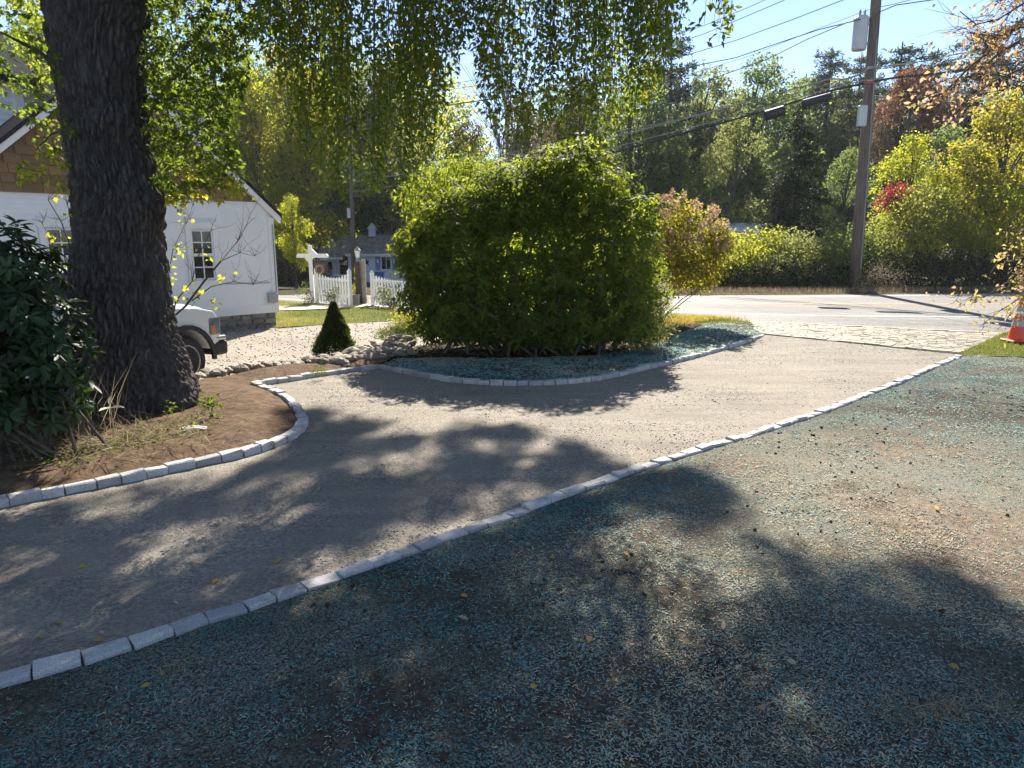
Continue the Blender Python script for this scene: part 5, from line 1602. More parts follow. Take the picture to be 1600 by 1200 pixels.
def pine_proto(seed, nl=14000, wide=.2, low=.25, spire=False):
    r = np.random.default_rng(seed); mb = MB()
    mb.tube([(0, 0, -.03), (r.normal() * .01, 0, .5), (r.normal() * .012, 0, .99)], [.014, .009, .002], 8)
    Pp, Dd, Nv = [], [], []
    nw = 15 if not spire else 26
    br_ = []
    for i in range(nw):
        k = (i + .5 * r.random()) / nw; z = low + (.985 - low) * k
        rw = wide * ((1 - k) ** (.8 if spire else .5) * (.55 + .45 * min(1, k * 5))) + .012
        for j in range(6 if not spire else 8):
            a = r.uniform(0, 2 * PI); ln_ = rw * r.uniform(.55, 1.15)
            e = np.array((math.cos(a) * ln_, math.sin(a) * ln_, z + (ln_ * r.uniform(.05, .35) if not spire else -ln_ * r.uniform(.15, .45))))
            b = np.array((0, 0, z)); mb.tube([b, (b + e) / 2 + np.array((0, 0, .004)), e], [.003, .002, .0008], 3, cap=False)
            br_.append((b, e, ln_))
    w = np.array([q[2] for q in br_]); pick = r.choice(len(br_), nl // 8, p=w / w.sum())
    for q in pick:
        b, e, ln_ = br_[q]; k = r.uniform(.25, 1.03); sp_ = .018 if not spire else .012
        c = b + (e - b) * k + r.normal(size=3) * (sp_, sp_, sp_ * .55)
        d0 = nrm(e - b)
        for _ in range(8):
            Pp.append(c + r.normal(size=3) * .005); Dd.append(d0 * .5 + rand_dir(r, 1)[0] * .8 + (0, 0, .25 if not spire else -.15)); Nv.append(r.normal(size=3) + (0, 0, .6))
    n = len(Pp)
    t = np.repeat(r.random(n // 8), 8) * .6 + r.random(n) * .4
    cr_ = leaf_mesh('crown', np.array(Pp), np.array(Dd), np.array(Nv), r.uniform(.012, .02, n), .005, t[:n])
    return mb.mesh('trunk', smooth=True), cr_

PROTO = {'dec': [dec_proto(100 + i, wide=w, low=l) for i, (w, l) in enumerate(((.3, .25), (.24, .3), (.36, .2), (.27, .35), (.3, .15)))],
         'pine': [pine_proto(200, wide=.19), pine_proto(201, wide=.24, low=.35), pine_proto(202, wide=.15, low=.2)],
         'spruce': [pine_proto(300, nl=22000, wide=.24, low=.04, spire=True)],
         'bare': [dec_proto(400 + i, bare=True, wide=.22) for i in range(2)]}
random.seed(31)
def plant_tree(kind, u, vtop, Yd, mat, wf, label, name, group=None, trunkmat=None, proto=None):
    p = P(u, vtop, Yd); zb = float(hgt(p[0], Yd) + hill(p[0], Yd)) - .06
    h = p[2] - zb
    t = thing(name, label, 'tree', (p[0], Yd, zb), random.uniform(0, 6.28), group)
    tr, cr_ = PROTO[kind][proto if proto is not None else random.randrange(len(PROTO[kind]))]
    for nm, me, mt in (('trunk', tr, trunkmat or M_TRUNK), ('crown', cr_, mat)):
        if me is None: continue
        if not me.materials: me.materials.append(mt)
        o = bpy.data.objects.new(nm, me); col.objects.link(o); o.parent = t
        o.scale = (h * wf, h * wf, h)
        o.material_slots[0].link = 'OBJECT'; o.material_slots[0].material = mt
    return t
WOODG = 'leafy trees of the wood beyond the road'
TREES = [
 # right of the rhododendron
 ('pine', 1052, 50, 58, L_PINE, 1.1, 'tall dark pine just right of the drooping leaves', 'pine_tree'),
 ('dec', 1112, 108, 60, L_OLIVE, 1.0, 'olive tree between the tall pine and the rounded treetop', 'leafy_tree'),
 ('dec', 1192, 90, 58, L_GREEN, 1.0, 'rounded pale green treetop against the sky left of the transformer', 'leafy_tree'),
 ('dec', 1152, 185, 47, L_OLIVE, .95, 'lower olive tree below the rounded treetop', 'leafy_tree'),
 ('pine', 1300, 70, 66, L_PINE, 1.15, 'pointed pine immediately left of the transformer', 'pine_tree'),
 ('pine', 1348, 78, 70, L_PINE, 1.1, 'dark pine showing behind the utility pole', 'pine_tree'),
 ('pine', 1262, 112, 68, L_GREEN, 1.1, 'soft grey green pine between rounded treetop and pointed pine', 'pine_tree'),
 ('pine', 1412, 62, 60, L_PINE, 1.5, 'broad pine top right of the utility pole', 'pine_tree'),
 ('pine', 1468, 70, 66, L_PINE, 1.1, 'narrow pine behind the bronze leaved branches', 'pine_tree'),
 ('pine', 1545, 38, 60, L_PINE, 1.4, 'big dark pine at the upper right behind the dogwood twigs', 'pine_tree'),
 ('pine', 1625, 50, 58, L_PINE, 1.4, 'dark pine at the right edge above the yellow tree', 'pine_tree'),
 ('dec', 1432, 112, 54, L_RED, .75, 'red brown maple right of the utility pole', 'maple_tree'),
 ('dec', 1378, 190, 52, L_RUST, .55, 'rusty half bare tree hugging the utility pole on its right', 'leafy_tree'),
 ('dec', 1335, 235, 44, L_GREEN, .9, 'mid green tree behind the foot of the utility pole', 'leafy_tree'),
 ('dec', 1480, 200, 46, L_GREEN, 1.1, 'dull green tree between red maple and yellow tree', 'leafy_tree'),
 ('spruce', 1256, 150, 37, L_DKSPRUCE, 1.25, 'dark spruce with drooping boughs left of the utility pole', 'spruce_tree'),
 ('spruce', 1215, 285, 36, L_DKSPRUCE, 1.3, 'low spruce at the left skirt of the dark spruce', 'spruce_tree'),
 ('dec', 1432, 212, 35, L_YELGREEN, .95, 'yellow green young tree right of the utility pole above the crimson sumac', 'leafy_tree'),
 ('dec', 1572, 145, 33, L_YELLOW, 1.1, 'yellow autumn tree at the right edge across the road', 'leafy_tree'),
 ('dec', 1510, 235, 34, L_YELGREEN, 1.2, 'yellow green tree at the left shoulder of the yellow tree', 'leafy_tree'),
 ('dec', 1640, 180, 36, L_YELLOW, 1.1, 'yellow tree mostly cut off by the right edge', 'leafy_tree'),
 # behind the drooping leaves
 ('dec', 1000, 110, 54, L_GREEN, 1.0, 'green tree behind the right end of the drooping leaves', 'leafy_tree'),
 ('dec', 905, 125, 58, L_RUST, .7, 'dull russet tree seen through the drooping leaves above the rhododendron top', 'maple_tree'),
 ('dec', 815, 150, 52, L_RUST, .7, 'russet tree above the middle of the rhododendron', 'leafy_tree'),
 ('bare', 775, 60, 48, None, 1.0, 'bare dead tree standing in the gap of sky', 'bare_tree'),
 ('dec', 735, 195, 60, L_RUST, 1.0, 'low brownish tree at the foot of the sky gap', 'leafy_tree'),
 ('dec', 655, 70, 62, L_YELGREEN, .9, 'yellowish tree left of the sky gap', 'leafy_tree'),
 ('dec', 605, 95, 61, L_OLIVE, .9, 'olive tree with dark forked stems above the fence', 'leafy_tree'),
 ('dec', 535, 80, 64, L_GREEN, .95, 'green tree above the far utility pole', 'leafy_tree'),
 ('dec', 475, 115, 52, L_YELGREEN, .95, 'olive tree above the yellow green maple', 'leafy_tree'),
 ('dec', 430, 75, 53, L_YELLOW, .85, 'yellowing tree above the right roof corner of the house', 'leafy_tree'),
 ('dec', 388, 110, 52, L_YELGREEN, .9, 'green tree just right of the dormer', 'leafy_tree'),
 ('dec', 330, 30, 58, L_GREEN, 1.0, 'green tree behind the leaves right of the big trunk', 'leafy_tree'),
 ('dec', 40, -20, 50, L_YELGREEN, 1.0, 'yellow green tree behind the upper left corner foliage', 'leafy_tree'),
 ('dec', 455, 308, 37, L_YELGREEN, .85, 'small bright yellow green maple at the right corner of the house', 'maple_tree'),
 ('dec', 500, 300, 66, L_PINE, 1.2, 'dark tree behind the cottage porch', 'leafy_tree'),
 ('dec', 620, 290, 68, L_GREEN, 1.2, 'dark green tree rising behind the cottage roof', 'leafy_tree'),
 ('dec', 566, 315, 72, L_RUST, 1.0, 'brown leaved tree behind the cottage cupola', 'leafy_tree'),
]
for q in TREES:
    kind, u, vt, Yd, mt, wf, lab, nm = q
    plant_tree(kind, u, vt, Yd, mt, wf, lab, nm, None, M_PALETRUNK if kind == 'bare' else None)
# the general mass of the wood: two trees, a taller and a shorter, above each thing one can find along its foot
rng = np.random.default_rng(55)
KINDS_ = [(L_GREEN, 'green'), (L_OLIVE, 'olive'), (L_YELGREEN, 'yellowish'), (L_GREEN, 'green'), (L_RUST, 'brownish'), (L_OLIVE, 'olive')]
MARKS = [(-40, 'the left edge behind the white house'), (45, 'the roof of the tall white house'), (120, 'the cedar gable left of the trunk'), (250, 'the gable just right of the trunk'), (318, 'the dormer'), (400, 'the right eave of the cedar gabled house'),
         (452, 'the small yellow green maple'), (490, 'the white sign post'), (530, 'the scalloped fence panel'), (568, 'the lamp post'), (612, 'the blue shutters of the cottage'), (665, 'the left shoulder of the rhododendron'),
         (735, 'the yellow green shrub behind the rhododendron'), (805, 'the middle of the rhododendron'), (860, 'the notch left of the rhododendron top'), (925, 'the top of the rhododendron'), (985, 'the right shoulder of the rhododendron'), (1050, 'the hydrangea'),
         (1100, 'the right side of the hydrangea'), (1150, 'the pale shed roof'), (1215, 'the left skirt of the dark spruce'), (1300, 'the gap between spruce and utility pole'), (1355, 'the foot of the utility pole'), (1405, 'the crimson sumac'),
         (1470, 'the arching green shrub'), (1535, 'the left side of the yellow tree'), (1600, 'the traffic cone'), (1680, 'the right edge past the yellow tree')]
for i, (u, what) in enumerate(MARKS):
    for j, word in enumerate(('taller', 'shorter')):
        base = np.interp(u, [0, 400, 700, 735, 790, 860, 1050, 1150, 1400, 1700], [40, 110, 160, 215, 200, 140, 120, 150, 130, 120])
        vt = base + (rng.uniform(-10, 25) if j == 0 else rng.uniform(55, 105))
        mt, cn = KINDS_[rng.integers(6)]
        Yd = (rng.uniform(64, 80) if j == 0 else rng.uniform(54, 64)) if u > 740 else (rng.uniform(74, 84) if j == 0 else rng.uniform(66, 74))
        plant_tree('dec' if rng.random() < .85 else 'pine', u + rng.uniform(-12, 12), vt, Yd, mt, rng.uniform(.9, 1.3), f'{word} {cn} wood tree directly above {what}', 'wood_tree', WOODG)
# far wood behind them, one mass
lob = []
for i in range(170):
    x = rng.uniform(-110, 110); y = rng.uniform(84, 120); 
    uu = 800 + x / y * 1100
    if 700 < uu < 780 : continue
    zb = float(hgt(x, y) + hill(x, y)); h = rng.uniform(9, 15)
    for k in range(3):
        lob.append((x + rng.normal() * 2, y + rng.normal() * 2, zb + h * (.25 + .3 * k), 3.2, 3.2, 3.2))
fw = foliage('far_wood', spray_leaves(rng, lob, 60000, .55, .4, shell=.4, spread=.35), L_OLIVE)
tag(fw, kind='stuff')

# ------------------------------------------------------------------ shrubs and hedges across the road
def shrub(label, name, lobes, n, L, W, mat, group=None, cat='shrub', ns=14, **kw):
    lb_ = np.array(lobes); c = lb_[:, :3].mean(0)
    zb = float(hgt(c[0], c[1]))
    t = thing(name, label, cat, (c[0], c[1], zb), 0, group)
    foliage('foliage', spray_leaves(rng, lobes, n, L, W, **kw), mat, t)
    rm = float(lb_[:, 3:].mean())
    stems(lobes, (c[0], c[1], zb), ns, min(.035, .02 * rm), rng, M_TWIG, t, min(.6, rm * .4))
    return t
sk = dict(shell=.45, spread=.13)
shrub('yellow topped bramble thicket under the low spruce', 'bramble_thicket', [lobe(1150,410,45,40,31,1.5), lobe(1190,400,45,42,31.5,1.5), lobe(1120,425,35,30,30,1.2)], 7000, .13, .085, L_YELGREEN, **sk)
shrub('olive bramble thicket below the dark spruce', 'bramble_thicket', [lobe(1240,405,50,45,31,1.5), lobe(1290,410,45,42,31,1.4), lobe(1215,425,45,30,29.8,1)], 8000, .12, .08, L_OLIVE, **sk)
shrub('dark bushes right behind the foot of the utility pole', 'bramble_thicket', [lobe(1330,400,45,50,32,1.4), lobe(1370,415,40,38,31,1.2)], 6000, .12, .08, L_GREEN, **sk)
shrub('tall arching pale green shrub right of the utility pole', 'arching_shrub', [lobe(1430,355,75,55,31.5,2), lobe(1400,390,60,50,31,1.6), lobe(1480,375,60,60,31.5,1.8), lobe(1440,320,45,28,32,1.4)], 13000, .12, .065, leaf_mat('arching_shrub_leaf', [(0, (.05, .065, .018)), (.5, (.10, .115, .03)), (1, (.18, .17, .05))], [(0, (.22, .26, .04)), (.5, (.40, .43, .07)), (1, (.56, .53, .11))], .52), **sk)
shrub('broad yellow green shrub below the yellow tree at the right', 'arching_shrub', [lobe(1560,350,70,65,31,2), lobe(1520,330,50,60,32,1.6), lobe(1620,360,70,70,31,2)], 11000, .12, .065, L_YELGREEN, **sk)
shrub('crimson sumac peeping between pole and yellow green tree', 'sumac', [lobe(1402,302,20,11,32.5,.5), lobe(1385,318,14,8,32.4,.4)], 900, .16, .06, L_SUMAC, ns=6, **sk)
DK = leaf_mat('dark_hedge_leaf', [(0, (.014, .02, .008)), (.5, (.030, .036, .014)), (1, (.06, .06, .025))], None, .25)
shrub('long dark hedge along the far road edge at the right', 'hedge', [lobe(u, 425, 45, 32, 29.6, .9) for u in range(1395, 1700, 50)], 12000, .10, .06, DK, cat='hedge', shell=.5, spread=.1, ns=30)
shrub('dark low hedge along the far road edge left of the pole', 'hedge', [lobe(u, 432, 42, 24, 29.4, .8) for u in range(1090, 1330, 42)], 9000, .10, .06, DK, cat='hedge', shell=.5, spread=.1, ns=24)
shrub('rusty hedge below the yellow green maple beside the house', 'hedge', [lobe(450,418,40,24,46,1.6), lobe(490,425,25,18,46,1.2), lobe(425,425,30,22,46,1.5)], 5000, .17, .11, L_RUST, cat='hedge', **sk)
shrub('dark evergreen bush by the right end of the cottage roof', 'evergreen_bush', [lobe(640,365,40,35,66,2), lobe(610,350,25,25,67,2)], 4000, .25, .16, L_PINE, **sk)
shrub('pale flowering rose bush left of the sign post', 'rose_bush', [lobe(474,455,12,14,26.2,.3), lobe(482,468,8,8,26.1,.2)], 360, .06, .04, L_WEED, ns=10, shell=.2, spread=.07)
shrub('climbing rose tangled over the left picket fence panel', 'climbing_rose', [lobe(535,455,14,18,25.7,.12), lobe(515,462,12,10,25.7,.12)], 700, .06, .04, L_WEED, ns=12, shell=.1, spread=.08)
shrub('straggly bush against the right picket fence panel', 'rose_bush', [lobe(600,460,18,18,24.6,.2), lobe(615,475,18,10,24.4,.2)], 900, .06, .04, L_OLIVE, ns=14, shell=.1, spread=.08)
shrub('vine with yellow and red leaves climbing the lamp post', 'vine', [lobe(558,455,8,20,26.1,.15), lobe(566,470,9,8,25.9,.15), lobe(560,425,5,14,26.1,.1)], 650, .06, .045, L_HYD, ns=8, shell=.1, spread=.06)
# pale weeds by the pole
shrub('pale seeding weeds at the foot of the utility pole', 'tall_weeds', [lobe(1372,430,16,22,28.3,.4), lobe(1400,438,20,16,28.2,.4), lobe(1350,440,14,14,28.3,.3)], 1500, .06, .03, L_STRAW, ns=20, shell=.1, spread=.15)

# ------------------------------------------------------------------ grasses
def blades(name, pts, h, w, mat, tint=None, lean=.5, z=None):
    n = len(pts); a = rng.uniform(0, 2 * PI, n)
    D = np.column_stack([np.cos(a) * lean * rng.random(n), np.sin(a) * lean * rng.random(n), np.ones(n)])
    Nn = np.column_stack([np.cos(a), np.sin(a), np.zeros(n)])
    t = rng.random(n) if tint is None else tint
    o = foliage(name, (np.array(pts), D, Nn, h * rng.uniform(.5, 1.2, n), w, t), mat)
    return tag(o, kind='stuff')
def scatter_poly(poly, n, zf):
    xs = [p[0] for p in poly]; ys = [p[1] for p in poly]; out = []
    while sum(len(o) for o in out) < n:
        x = rng.uniform(min(xs), max(xs), n); y = rng.uniform(min(ys), max(ys), n); k = inside(x, y, poly)
        x, y = x[k], y[k]; out.append(np.column_stack([x, y, zf(x, y)]))
    return np.concatenate(out)[:n]
gz = lambda x, y: hgt(x, y) + 0.004 + 0.03 * (fbm(x, y, .5, 2, 7) + .3)
g = scatter_poly(GRASSPOLY, 26000, gz)
pth = inside(g[:, 0], g[:, 1], [tuple(q) for q in PATH]); g = g[~pth]
tt = np.clip(fbm(g[:, 0], g[:, 1], 1.4, 3, 2) * 1.6 + .45 + rng.normal(size=len(g)) * .15, 0, 1)
blades('lawn_grass', g, .07, .012, L_BLADE, tt)
cz_ = lambda x, y: 0.006 + 0.05 * (fbm(x, y, .5, 2, 7) + .3) * ss(0, .4, seg_dist(x, y, [AP_C, AP_B]))
g = scatter_poly([NEAR[-1], AP_C, AP_B, (12.7, 16.3), (15, 14), (12, 10.9), (8.85, 12.12)], 16000, cz_)
blades('corner_grass_blades', g, .06, .009, L_BLADE, np.clip(rng.normal(.4, .2, len(g)), 0, 1), lean=.9)
FVg = [(5.6, 26.4), (12, 26.8), (18.7, 27.6), (25, 27.9), (25, 29.0), (5.6, 28.2), (0, 31), (-1, 30.2)]
g = scatter_poly(FVg, 9000, lambda x, y: hgt(x, y) + .03)
blades('verge_grass', g, .22, .02, L_STRAW, np.clip(rng.normal(.3, .2, len(g)), 0, 1), lean=1.1)
# dry grass and weeds between lawn and road behind the island
g = scatter_poly([tuple(G(1040,540)[:2]), tuple(G(1050,515)[:2]), tuple(G(1110,502)[:2]), (6.0, 17.9), (4.3, 18.9), (3.3, 17.5)], 5000, lambda x, y: hgt(x, y) + .01)
blades('island_grass', g, .14, .01, L_BLADE, np.clip(rng.normal(.93, .12, len(g)), 0, 1), lean=1.2)

# left bed: dry stalks, vinca, bright weeds, one pale stone
pts = []
for _ in range(700):
    u = rng.normal(200, 75); v = 690 + (200 - u) * .13 + rng.normal() * 12
    q = G(u, v, .06); pts.append(q)
pts = np.array(pts); n = len(pts)
a = rng.uniform(0, 2 * PI, n)
D = np.column_stack([np.cos(a), np.sin(a) * .6, rng.uniform(.0, .45, n)])
o = foliage('dry_grass', (pts, D, rand_dir(rng, n), rng.uniform(.12, .5, n), .006, rng.random(n)), L_STRAW, droop=.25); tag(o, kind='stuff')
pts = np.array([G(rng.uniform(30, 190), rng.uniform(655, 705), .05) for _ in range(90)]); n = len(pts)
D = np.column_stack([rng.normal(size=n) * .5, rng.normal(size=n) * .3, np.full(n, .8)])
o = foliage('dry_stalks', (pts, D, rand_dir(rng, n), rng.uniform(.3, .95, n), .008, rng.random(n)), L_STRAW, droop=.3); tag(o, kind='stuff')
gc = np.concatenate([np.column_stack([rng.uniform(20, 330, 900), 700 + 0 * rng.random(900)])])
pts = np.array([G(u, np.interp(u, [0, 120, 200, 330], [722, 712, 690, 655]) + rng.normal() * 10, .07) for u, _ in gc]); n = len(pts)
o = foliage('ground_ivy', (pts + rng.normal(size=(n, 3)) * (0, 0, .02), rand_dir(rng, n) + (0, 0, .3), rand_dir(rng, n) + (0, 0, 1), rng.uniform(.025, .05, n), rng.uniform(.016, .03, n), rng.random(n)), L_WEED); tag(o, kind='stuff')
def weed(label, u, v, ru, rv, n, L, Y=None):
    q = G(u, v + rv, 0.04); Y = q[1]
    t = thing('weed_plant', label, 'weed', q)
    foliage('foliage', spray_leaves(rng, [lobe(u, v, ru, rv, Y, .12)], n, L, L * .5, shell=.1, spread=.04), L_WEED, t)
weed('small bright weeds at the right foot of the big trunk', 328, 632, 16, 20, 150, .05)
weed('bright green weeds glowing behind the dark rhododendron', 60, 640, 60, 40, 900, .07)
weed('small yellow green seedling in front of the trunk base', 268, 640, 12, 12, 24, .05)
weed('little green tuft at the toe of the field stones', 500, 578, 10, 6, 160, .03)
fp = G(303, 672, .05)
st_ = bpy.data.objects.new('flat_stone', RK[2].copy()); col.objects.link(st_); st_.location = fp; st_.scale = (.34, .2, .16)
st_.data.materials.clear(); st_.data.materials.append(simple('pale_flat_stone', (.42, .41, .38), .85, var=.15, scale=12, bmp=.4)); tag(st_, 'pale flat stone lying in the soil bed below the trunk', 'stone')
# white topped plant stalk in the bed
fl = G(178, 690, .05)
wp = thing('white_flower', 'single white flower stalk in the bed left of the trunk base', 'flower', fl)
MB().tube([fl + (0, 0, 0), fl + (.01, 0, .18), fl + (0, 0, .36)], [.006, .005, .004], 5).build('stem', simple('pale_stem', (.35, .27, .15), .8), wp)
a = np.array([0.2, 2.3, 4.4, 5.6]); D = np.column_stack([np.cos(a), np.sin(a), (.1, .0, .1, 2.2)]); pz = np.tile(fl + (0, 0, .34), (4, 1)); pz[3, 2] += .03
foliage('petal', (pz, D, np.tile((0, -.3, 1.), (4, 1)), .13, .05, np.ones(4) * .5), leaf_mat('white_petal', [(0, (.62, .62, .56)), (1, (.66, .66, .6))], None, .3), wp, hi=True)

# ------------------------------------------------------------------ mulch pellets, clods, tufts and fallen leaves
L_PEL = None
def mat_pellet():
    m, nt, b = new_mat('mulch_pellet')
    at = nt.nodes.new('ShaderNodeAttribute'); at.attribute_name = 'tint'
    nt.links.new(ramp(nt, at.outputs['Fac'], [(0, (.04, .145, .135)), (.25, (.085, .24, .225)), (.45, (.18, .30, .265)), (.62, (.36, .38, .29)), (.82, (.46, .40, .275)), (1, (.26, .18, .10))]), b.inputs['Base Color'])
    b.inputs['Roughness'].default_value = .75; b.inputs['Specular IOR Level'].default_value = .25
    return m
M_PEL = mat_pellet()
def pellets(name, n, zf, poly, rmin, rmax, Lr, Wr, seg, power):
    """pellets thin out with distance from the viewer's end of the lawn"""
    out = []
    while sum(len(o) for o in out) < n:
        m = n * 2
        r = rmin + (rmax - rmin) * rng.random(m) ** power; a = rng.uniform(R(-75), R(75), m)
        x = r * np.sin(a); y = r * np.cos(a)
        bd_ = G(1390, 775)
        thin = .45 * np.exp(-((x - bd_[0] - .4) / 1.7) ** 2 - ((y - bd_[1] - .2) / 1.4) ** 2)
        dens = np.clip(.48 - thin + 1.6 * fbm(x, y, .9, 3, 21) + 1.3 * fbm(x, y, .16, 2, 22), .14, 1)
        k = inside(x, y, poly) & (rng.random(m) < dens)
        k &= seg_dist(x, y, NEAR) > .07
        out.append(np.column_stack([x[k], y[k]]))
    xy = np.concatenate(out)[:n]; x, y = xy.T; n = len(x)
    z = zf(x, y) + .004
    a = rng.uniform(0, 2 * PI, n); tilt = rng.normal(size=n) * .22
    T = np.column_stack([np.cos(a) * np.cos(tilt), np.sin(a) * np.cos(tilt), np.sin(tilt)])
    S = np.column_stack([-np.sin(a), np.cos(a), rng.normal(size=n) * .25]); S = nrm(S); U = np.cross(T, S); U *= np.sign(U[:, 2:3] + 1e-9)
    L = (Lr[0] + (Lr[1] - Lr[0]) * rng.random(n) ** 1.7)[:, None]; W = rng.uniform(*Wr, n)[:, None]; bend = (rng.normal(size=n) * .09)[:, None]
    c = np.column_stack([x, y, z]); V = []
    ks = (-.5, 0, .5) if seg == 2 else (-.5, .5)
    for k in ks:
        o = c + T * L * k + S * L * bend * (4 * k * k - .5)
        V += [o - S * W * .5, o + U * W * .55, o + S * W * .5]
    V = np.stack(V, 1); nv = V.shape[1]; q = []
    for i in range(len(ks) - 1):
        q += [(3*i, 3*i+3, 3*i+4, 3*i+1), (3*i+1, 3*i+4, 3*i+5, 3*i+2)]
    b = np.arange(n)[:, None] * nv
    Fc = np.stack([b + list(t) for t in q], 1).reshape(-1, 4)
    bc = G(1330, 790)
    pat = np.clip(.30 - 1.3 * fbm(x, y, 1.3, 3, 31) + .6 * np.exp(-((x - bc[0] - .4) / 1.9) ** 2 - ((y - bc[1] - .2) / 1.7) ** 2) + .12 * ss(5, 9, y), 0, 1)  # beige mulch patch, its tint pushed paler to paint the sunlit stretch
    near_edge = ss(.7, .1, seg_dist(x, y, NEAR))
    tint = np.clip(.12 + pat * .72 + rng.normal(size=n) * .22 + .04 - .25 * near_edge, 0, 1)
    o = link(name, np_mesh(name, V.reshape(-1, 3), Fc, np.repeat(tint, nv)), M_PEL)
    return tag(o, kind='stuff')
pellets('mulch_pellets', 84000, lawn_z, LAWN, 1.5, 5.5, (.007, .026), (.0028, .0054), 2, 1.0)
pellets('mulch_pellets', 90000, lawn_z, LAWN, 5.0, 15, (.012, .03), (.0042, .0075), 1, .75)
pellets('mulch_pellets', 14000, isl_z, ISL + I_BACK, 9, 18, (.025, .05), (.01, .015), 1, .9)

CL = rock_protos(4, .7, 'soil_clod', .6)
def scatter_mesh(name, protos, pts, sizes, mat):
    Vs, Fs, off = [], [], 0
    for p, s in zip(pts, sizes):
        me = protos[rng.integers(len(protos))]
        v = np.empty(len(me.vertices) * 3); me.vertices.foreach_get('co', v); v = v.reshape(-1, 3)
        f = np.array([t.vertices[:] for t in me.polygons]); a = rng.uniform(0, 6.28); ca, sa = math.cos(a), math.sin(a)
        w = np.column_stack([v[:, 0] * ca - v[:, 1] * sa, v[:, 0] * sa + v[:, 1] * ca, v[:, 2]]) * s * rng.uniform(.7, 1.3, 3) + p
        Vs.append(w); Fs.append(f + off); off += len(v)
    o = link(name, np_mesh(name, np.concatenate(Vs), np.concatenate(Fs)), mat); return tag(o, kind='stuff')
def small_protos(n, name):
    out = []
    for k in range(n):
        bm = bmesh.new(); bmesh.ops.create_icosphere(bm, subdivisions=1, radius=.5)
        for v in bm.verts: v.co *= 1 + .5 * noise.noise(v.co * 2.5 + Vector((k * 3.3, 1, 2)))
        for v in bm.verts: v.co.z *= .7
        me = bpy.data.meshes.new(name); bm.to_mesh(me); bm.free(); out.append(me)
    return out
SM = small_protos(5, 'crumb')
cl_ = scatter_poly([q for q in LAWN], 20000, lawn_z)
r_ = np.hypot(cl_[:, 0], cl_[:, 1]); k = (rng.random(len(cl_)) < np.clip(.25 + 2 * fbm(cl_[:, 0], cl_[:, 1], 1.1, 2, 41), 0.03, 1)) & (r_ > 1.6) & (r_ < 12)
k &= seg_dist(cl_[:, 0], cl_[:, 1], NEAR) > .12
cl_ = cl_[k][:3600]
scatter_mesh('soil_clods', SM, cl_ + (0, 0, .006), (.006 + .026 * rng.random(len(cl_)) ** 2.2) * (1 + .9 * (rng.random(len(cl_)) > .95)), mat_soil('dark_clod', (.03, .022, .016), (.09, .065, .048), (.18, .135, .10)))
# crumbs of stone on the drive
ds = []
while len(ds) < 9500:
    x = rng.uniform(-4.2, 8, 4000); y = rng.uniform(1.8, 15, 4000); k = inside(x, y, DRIVE) & (rng.random(4000) < np.clip(5.5 / np.hypot(x, y), .2, 1) * np.clip(.35 + 2.2 * fbm(x, y, 1.0, 2, 51), .06, 1))
    ds += list(zip(x[k], y[k]))
ds = np.array(ds[:9500])
scatter_mesh('loose_gravel', SM, np.column_stack([ds, drive_z(ds[:, 0], ds[:, 1]) + .002]), rng.uniform(.006, .016, len(ds)) * (1 + 1.3 * (rng.random(len(ds)) > .985)), M_FIELDG if 'M_FIELDG' in globals() else mat_granite('drive_stone', (.25, .235, .215), (.44, .42, .39)))
gl = scatter_poly(LOT, 9000, lambda x, y: hgt(x, y) + 0.03 * fbm(x, y, .8, 2, 5))
uu, vv = project(gl); k = (uu > 250) & (uu < 720) & (vv > 480) & (vv < 640); gl = gl[k]
scatter_mesh('lot_gravel', SM, gl + (0, 0, .008), rng.uniform(.02, .05, len(gl)), mat_granite('lot_stone', (.40, .35, .30), (.62, .56, .49)))

# dry grass tufts lying on the seeded lawn
tufts = [(1150,690),(1300,700),(1325,765),(1370,790),(1395,830),(1250,800),(1160,835),(1420,770),(1540,755),(1590,770),(1480,880),(1085,780),(1005,790),(1235,850),(1310,870),(1110,870),(1490,1120),(1465,1115),(1570,1120),(1280,1135),(1410,1120),(1290,870),(1360,800),(1540,640),(1440,700),(1500,820),(280,1050),(1040,1010),(1170,900)]
Pt, Dt = [], []
for (u, v) in tufts:
    q = G(u, v); q[2] = float(lawn_z(q[0], q[1])); nb = rng.integers(30, 120); sz = rng.uniform(.03, .09)
    for _ in range(nb):
        Pt.append(q + rng.normal(size=3) * (sz, sz * .8, .004)); Dt.append((rng.normal(), rng.normal(), rng.uniform(.1, 1.1)))
n = len(Pt)
o = foliage('dry_tufts', (np.array(Pt), np.array(Dt), rand_dir(rng, n), rng.uniform(.03, .085, n), .0032, rng.random(n)), L_STRAW, droop=.4); tag(o, kind='stuff')
# scattered straw across the lit patch
g = scatter_poly(LAWN, 9000, lawn_z); k = (np.hypot(g[:, 0], g[:, 1]) > 1.6) & (fbm(g[:, 0], g[:, 1], .8, 2, 61) > .02); g = g[k]; n = len(g)
D = np.column_stack([rng.normal(size=(n, 2)), rng.uniform(-.05, .25, n)])
o = foliage('loose_straw', (g + (0, 0, .01), D, rand_dir(rng, n) + (0, 0, 1), rng.uniform(.02, .06, n), .003, rng.random(n)), L_STRAW); tag(o, kind='stuff')

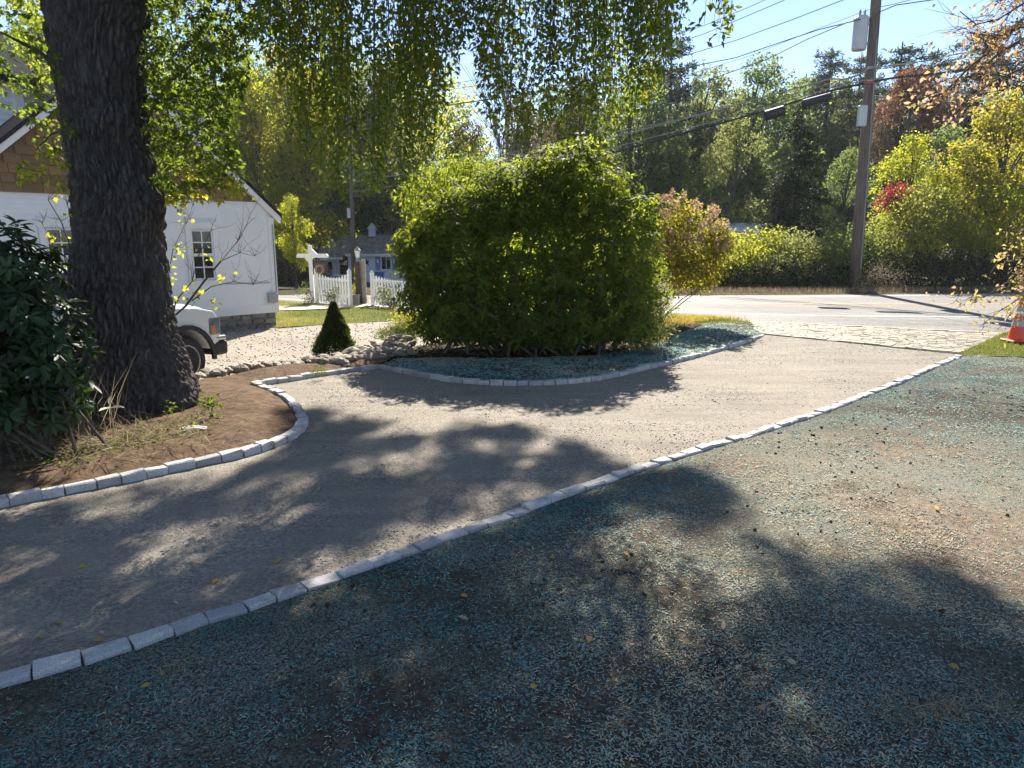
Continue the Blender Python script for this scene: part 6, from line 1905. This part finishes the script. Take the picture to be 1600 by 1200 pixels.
L_FALL = leaf_mat('fallen_leaf', [(0, (.38, .27, .05)), (.4, (.45, .30, .08)), (.7, (.35, .20, .10)), (1, (.50, .40, .30))], None, .2, rough=.6)
FL = [(55,985),(145,990),(155,975),(95,965),(440,865),(270,930),(340,895),(720,935),(860,880),(975,870),(1480,1047),(1195,1115),(1228,1038),(1260,915),(715,970),(220,1085),(1505,935),(120,880),(500,755),(590,780),(640,800),(1130,980),(830,1080),(1460,800),(1020,655),(300,660),(920,1000)]
Pt = []
for (u, v) in FL:
    q = G(u, v); q[2] = (float(lawn_z(q[0], q[1])) + .02) if inside(np.array([q[0]]), np.array([q[1]]), LAWN)[0] else float(drive_z(q[0], q[1])) + .012
    Pt.append(q)
n = len(Pt)
o = foliage('fallen_leaves', (np.array(Pt), np.column_stack([rng.normal(size=(n, 2)), rng.uniform(-.1, .1, n)]), np.column_stack([rng.normal(size=(n, 2)) * .3, np.ones(n)]), rng.uniform(.04, .075, n), rng.uniform(.02, .04, n), rng.random(n)), L_FALL, hi=True, fold=.12); tag(o, kind='stuff')
# leaf litter and mulch chips under the rhododendron
g = scatter_poly(MUL, 3500, lambda x, y: hgt(x, y) + 0.004 + 0.05 * (fbm(x, y, .4, 3, 8) + .4)); n = len(g)
o = foliage('leaf_litter', (g + (0, 0, .015), np.column_stack([rng.normal(size=(n, 2)), rng.uniform(-.1, .3, n)]), rand_dir(rng, n) + (0, 0, 1), rng.uniform(.04, .1, n), rng.uniform(.02, .035, n), rng.random(n)), L_RUST); tag(o, kind='stuff')

# ------------------------------------------------------------------ thin autumn haze
hm = bpy.data.materials.new('haze'); hm.use_nodes = True
hn = hm.node_tree; hn.nodes.clear()
ho = hn.nodes.new('ShaderNodeOutputMaterial'); hv = hn.nodes.new('ShaderNodeVolumePrincipled')
hv.inputs['Color'].default_value = (.86, .92, 1.0, 1); hv.inputs['Density'].default_value = 0.0003
hv.inputs['Anisotropy'].default_value = 0.2
hn.links.new(hv.outputs[0], ho.inputs['Volume'])
hz = MB().box((-300, -290, -4), (300, 320, 38)).build('haze', hm); tag(hz, kind='stuff')
